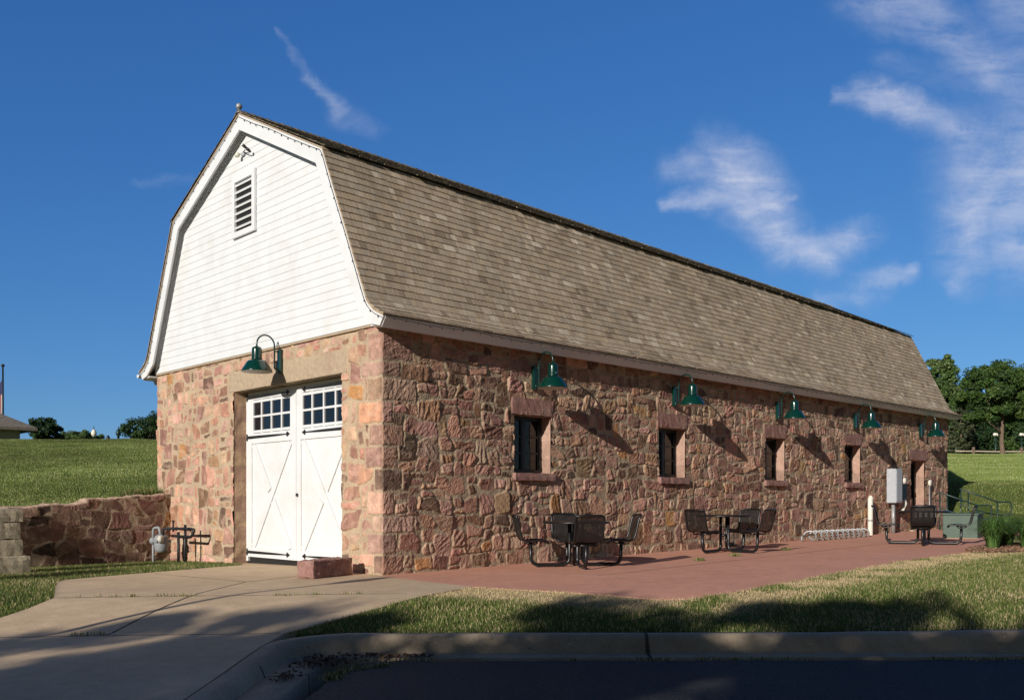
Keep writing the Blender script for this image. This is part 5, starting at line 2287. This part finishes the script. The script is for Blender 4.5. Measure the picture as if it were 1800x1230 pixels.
    k = fbm(lat * 1.6, lat * 0 + .7, 63, 3) > .12
    lat = lat[k]
    dd = 8.75 + .012 * (lat - 3) - .60 + r.normal(0, .03, len(lat))
    x, y = W(lat, dd)
    put(x, y, np.full(len(x), -.335), r.uniform(.01, .04, len(x)), np.full(len(x), .010), turf(x, y, r, np.full(len(x), .3), .8))
    n = 500
    dd = r.uniform(7.2, 7.9, n)
    x, y = W(-1.42 + r.normal(0, .04, n) + .35 * sstep(7.5, 7.9, dd), dd)
    put(x, y, np.full(n, -.335), r.uniform(.01, .05, n), np.full(n, .010), turf(x, y, r, np.full(n, .2), .8))
    for (wx, wy) in ((6.55, -1.75), (8.6, -1.6), (5.2, -1.9)):
        n = 90
        x, y = wx + r.normal(0, .06, n), wy + r.normal(0, .05, n)
        put(x, y, T0(x, y), r.uniform(.02, .07, n), np.full(n, .012), turf(x, y, r, np.full(n, .1)))
    o = link('grass', np_mesh('grass', np.concatenate(Vs), np.concatenate(Fs), M_BLADE, np.clip(np.concatenate(Cs), .01, .7)))
    tag(o, kind='stuff')


build_grass()


# ------------------------------------------------------------------ planting bed on the right
def build_bed():
    r = np.random.default_rng(5)
    n = 5200
    a = r.uniform(0, 2 * np.pi, n)
    q = np.sqrt(r.random(n))
    x = 11.75 + 1.75 * q * np.cos(a)
    y = -4.75 + .62 * q * np.sin(a) - .12 * (x - 11.75) * 0
    P = np.stack([x, y, T0(x, y) + .004 + .02 * r.random(n)], -1)
    V, F, C = leaf_cloud(P, np.full(n, .02), 1, .03, r, np.array([(.16, .085, .05), (.22, .12, .07), (.11, .06, .04), (.26, .17, .10)]), .4, 1.2)
    tag(link('mulch', np_mesh('mulch', V, F, M_MULCH, C)), kind='stuff')
    # leaf litter in the kerb corner
    n = 420
    x, y = W(-1.62 + r.normal(0, .13, n), 8.02 + r.normal(0, .14, n))
    n2 = 200
    x2, y2 = W(-1.2 + r.uniform(-.3, .5, n2), 8.30 + r.normal(0, .045, n2))
    n3 = 70
    x3, y3 = W(-1.78 + r.normal(0, .05, n3), 7.30 + r.normal(0, .10, n3))
    x, y = np.concatenate([x, x2, x3]), np.concatenate([y, y2, y3])
    P = np.stack([x, y, -.325 + .02 * r.random(len(x))], -1)
    V, F, C = leaf_cloud(P, np.full(len(x), .012), 1, .022, r, np.array([(.13, .07, .045), (.09, .055, .035), (.17, .10, .06)]), .4, 1.5)
    tag(link('leaf_litter', np_mesh('leaf_litter', V, F, M_MULCH, C)), kind='stuff')


build_bed()


def lily(x, y, h, rad_, seed, lab):
    r = np.random.default_rng(seed)
    t = thing('daylily', (x, y, float(T0(x, y))), lab, 'plant', 0, 'daylilies in the mulch bed')
    V, F, C = [], [], []
    for i in range(420):
        a = r.uniform(0, 2 * np.pi)
        b0 = r.uniform(0, .22)
        hh = h * r.uniform(.6, 1.1)
        reach = rad_ * r.uniform(.25, 1.1)
        w = r.uniform(.006, .011)
        ux, uy = math.cos(a), math.sin(a)
        col = np.array([(.085, .16, .035), (.06, .125, .028), (.12, .19, .05)][r.integers(3)]) * r.uniform(.8, 1.2)
        b = len(V)
        for k in range(6):
            f = k / 5
            zz = hh * (1 - (1 - f) ** 1.8) - hh * .42 * max(0, f - .55) ** 2 * 4 * (reach / rad_)
            px, py = ux * (b0 * .5 + reach * f ** 1.6), uy * (b0 * .5 + reach * f ** 1.6)
            ww = w * (1 - f ** 3 * .95)
            V += [(px - uy * ww, py + ux * ww, zz), (px + uy * ww, py - ux * ww, zz)]
            C += [col, col]
        for k in range(5):
            F.append((b + 2 * k, b + 2 * k + 1, b + 2 * k + 3, b + 2 * k + 2))
    link('leaves', np_mesh('leaves', np.array(V), np.array(F), M_BLADE, np.array(C)), t)


lily(11.25, -4.55, .62, .50, 1, 'arching green daylily clump at the end of the patio, nearest the cabinet')
lily(11.95, -4.95, .58, .48, 2, 'arching green daylily clump in front of the other two, in the mulch')
lily(12.35, -4.45, .64, .52, 3, 'arching green daylily clump at the back of the bed, by the right edge')


# ------------------------------------------------------------------ far things
def globe_lamp(lat, d, h, lab, dark=False):
    x, y, z = at_w(lat, d)
    t = thing('street_lamp', (x, y, z), lab, 'street lamp', 0, 'park lamps on the crest')
    mb = MB()
    mb.lathe([(.16, -.4), (.16, .25), (.10, .35), (.065, .45), (.05, h - .15), (.09, h - .1), (.09, h)], 12)
    mb.build('post', M_IRON, t)
    mb = MB()
    mb.lathe([(.06, h), (.11, h + .04), (.16, h + .14), (.16, h + .24), (.11, h + .36), (.05, h + .43), (0, h + .45)], 16)
    mb.build('globe', M_RAIL if dark else M_GLOBE, t)
    mb = MB()
    mb.lathe([(.045, h + .43), (.03, h + .50), (.015, h + .62), (0, h + .64)], 10)
    mb.build('finial', M_IRON, t)
    return t


x, y, z = at_w(L_at(165, 56), 56)
top = 1.07 + (880 - 767) / 1622 * 56 - z
globe_lamp(L_at(165, 56), 56, top, 'park lamp with a pale acorn globe on the left crest')
x, y, z = at_w(L_at(208, 60), 60)
globe_lamp(L_at(208, 60), 60, 1.07 + (880 - 766) / 1622 * 60 - z, 'dark-headed park lamp on the left crest, beside the round tree', True)
x, y, z = at_w(L_at(190, 58), 58)
t = thing('bollard', (x, y, z), 'tiny dark post between the two park lamps on the left crest', 'post')
mb = MB()
hb = 1.07 + (880 - 768) / 1622 * 58 - z
mb.lathe([(.13, -.3), (.13, hb - .1), (.10, hb), (.05, hb + .10), (0, hb + .13)], 12)
mb.build('post', M_IRON, t)

for p, d, lab in ((1750, 74, 'park lamp with white globes in front of the dark trees, left of the pale trunk'), (1796, 76, 'park lamp with two globes at the right edge of the view')):
    x, y, z = at_w(L_at(p, d), d)
    t = thing('street_lamp', (x, y, z), lab, 'street lamp', 0, 'park lamps on the crest')
    hh = 1.07 + (880 - 764) / 1622 * d - z
    mb = MB()
    mb.tube([(0, 0, -.3), (0, 0, hh)], [.07, .05], 8)
    mb.tube([(-.2, 0, hh - .12), (.2, 0, hh - .12)], .03, 6)
    mb.build('post', M_RAIL, t)
    for q in (-.2, .2):
        mb = MB()
        mb.lathe([(0, .26), (.10, .22), (.14, .12), (.10, 0), (0, 0)], 12, o=(q, 0, hh - .1))
        mb.build('globe', M_GLOBE, t)

# rail fence on the right crest
x0, y0, z0 = at_w(L_at(1711, 61.5), 61.5)
t = thing('rail_fence', (x0, y0, z0), 'low wooden rail fence along the crest right of the barn', 'fence', rad(CAM_AZ - 90))
mb = MB()
rl = []
for k in range(11):
    lt = -1.2 + .75 * k
    xx, yy = W(L_at(1711, 61.5) + lt, 61.5)
    rl.append((lt, 0, gz(xx, yy) - z0 + .34))
mb.tube(rl, .05, 6)
mb.build('rail', M_LIMESTONE, t)
for lt in (0, 3.2, 6.0):
    xx, yy = W(L_at(1711, 61.5) + lt, 61.5)
    mb = MB()
    mb.bbox((lt, 0, gz(xx, yy) - z0 + .2), (.16, .16, .85), .02)
    mb.build('post', M_BARK, t)

# shingled building, flagpole and flag at the far left
bd = 50.0
x, y = W(L_at(66, bd), bd)
zb = 1.07 + (880 - 752) / 1622 * bd
t = thing('pavilion', (x, y, 3.2), 'low building with a hipped shingle roof on the crest at far left', 'building')
mb = MB()
mb.box((-5.6, 4.6, .75), (9.8, 8.0, 2.2))
mb.build('wall', M_LIMESTONE, t)
mb = MB()
e = zb - 3.2
vs = [(0, 0, e), (-11.2, 0, e), (-11.2, 9.2, e), (0, 9.2, e), (-3.4, 4.6, e + 2.1), (-7.8, 4.6, e + 2.1)]
mb.add(vs, [(1, 0, 4, 5), (0, 3, 4), (3, 2, 5, 4), (2, 1, 5)])
V0 = [(p[0], p[1], p[2] - .16) for p in vs[:4]]
mb.add(vs[:4] + V0, [(0, 1, 5, 4), (1, 2, 6, 5), (2, 3, 7, 6), (3, 0, 4, 7), (4, 5, 6, 7)])
M_FARROOF = mat('weathered_roof', (.20, .165, .13), .9, .35, 7, .02, 12)
mb.build('roof', M_FARROOF, t)

x, y, z = at_w(L_at(5, 64), 64)
t = thing('flagpole', (x, y, z), 'dark flagpole rising behind the building at the left edge', 'flagpole')
hp = 1.07 + (880 - 645) / 1622 * 64 - z
mb = MB()
mb.tube([(0, 0, -.3), (0, 0, hp)], [.09, .055], 10)
mb.build('pole', M_IRON, t)
mb = MB()
mb.lathe([(0, .22), (.09, .19), (.13, .11), (.09, .03), (.04, 0)], 12, o=(0, 0, hp))
mb.build('finial', M_IRON, t)


def m_flag():
    m = bpy.data.materials.new('flag_cloth')
    m.use_nodes = True
    T = NT(m.node_tree)
    bs = m.node_tree.nodes['Principled BSDF']
    a = T.new('ShaderNodeAttribute', attribute_name='Col')
    T.l.new(a.outputs['Color'], bs.inputs['Base Color'])
    bs.inputs['Roughness'].default_value = .9
    return m


def flag(name, z0, z1, w, kind, lab):
    V, C, F = [], [], []
    n, k = 24, 15
    for i in range(n):
        f = i / (n - 1)
        for j in range(k):
            g = j / (k - 1)
            fold = .10 * math.sin(g * 9 + f * 2.2) * (.3 + g)
            sx = -g * w * (1 - .55 * f * 0) - .06
            V.append((x + RX * sx + FX * fold, y + RY * sx + FY * fold, z1 - (z1 - z0) * (f * (1 - .18 * g) + .16 * g) - .1 * math.sin(g * 5)))
            if kind == 'stripes':
                s = int(g * 9) % 2
                c = (.03, .04, .12) if (f < .42 and g < .5) else ((.35, .05, .06) if s else (.6, .58, .55))
            else:
                c = (.03, .10, .30)
            C.append(c)
    for i in range(n - 1):
        for j in range(k - 1):
            q = i * k + j
            F.append((q, q + 1, q + k + 1, q + k))
    o = link(name, np_mesh(name, np.array(V), np.array(F), m_flag(), np.array(C), smooth=True))
    tag(o, lab, 'flag')


flag('flag', z + hp - 3.2, z + hp - .9, .75, 'stripes', 'limp red, white and blue striped flag, uppermost on the flagpole')
flag('flag', z + hp - 5.8, z + hp - 3.5, .65, 'blue', 'limp plain blue flag, lower on the flagpole')

# lamp post beside the drive, out of the picture: its thin shadow crosses the concrete
xx, yy = W(-6.9, 4.45)
t = thing('street_lamp', (xx, yy, -.3), 'slim lamp post beside the drive, outside the left edge of the view', 'street lamp')
mb = MB()
mb.lathe([(.09, 0), (.09, .25), (.045, .4), (.035, 3.35), (.05, 3.4)], 12)
mb.build('post', M_IRON, t)
mb = MB()
mb.lathe([(.05, 3.40), (.10, 3.48), (.13, 3.6), (.09, 3.78), (0, 3.86)], 14)
mb.build('globe', M_GLOBE, t)
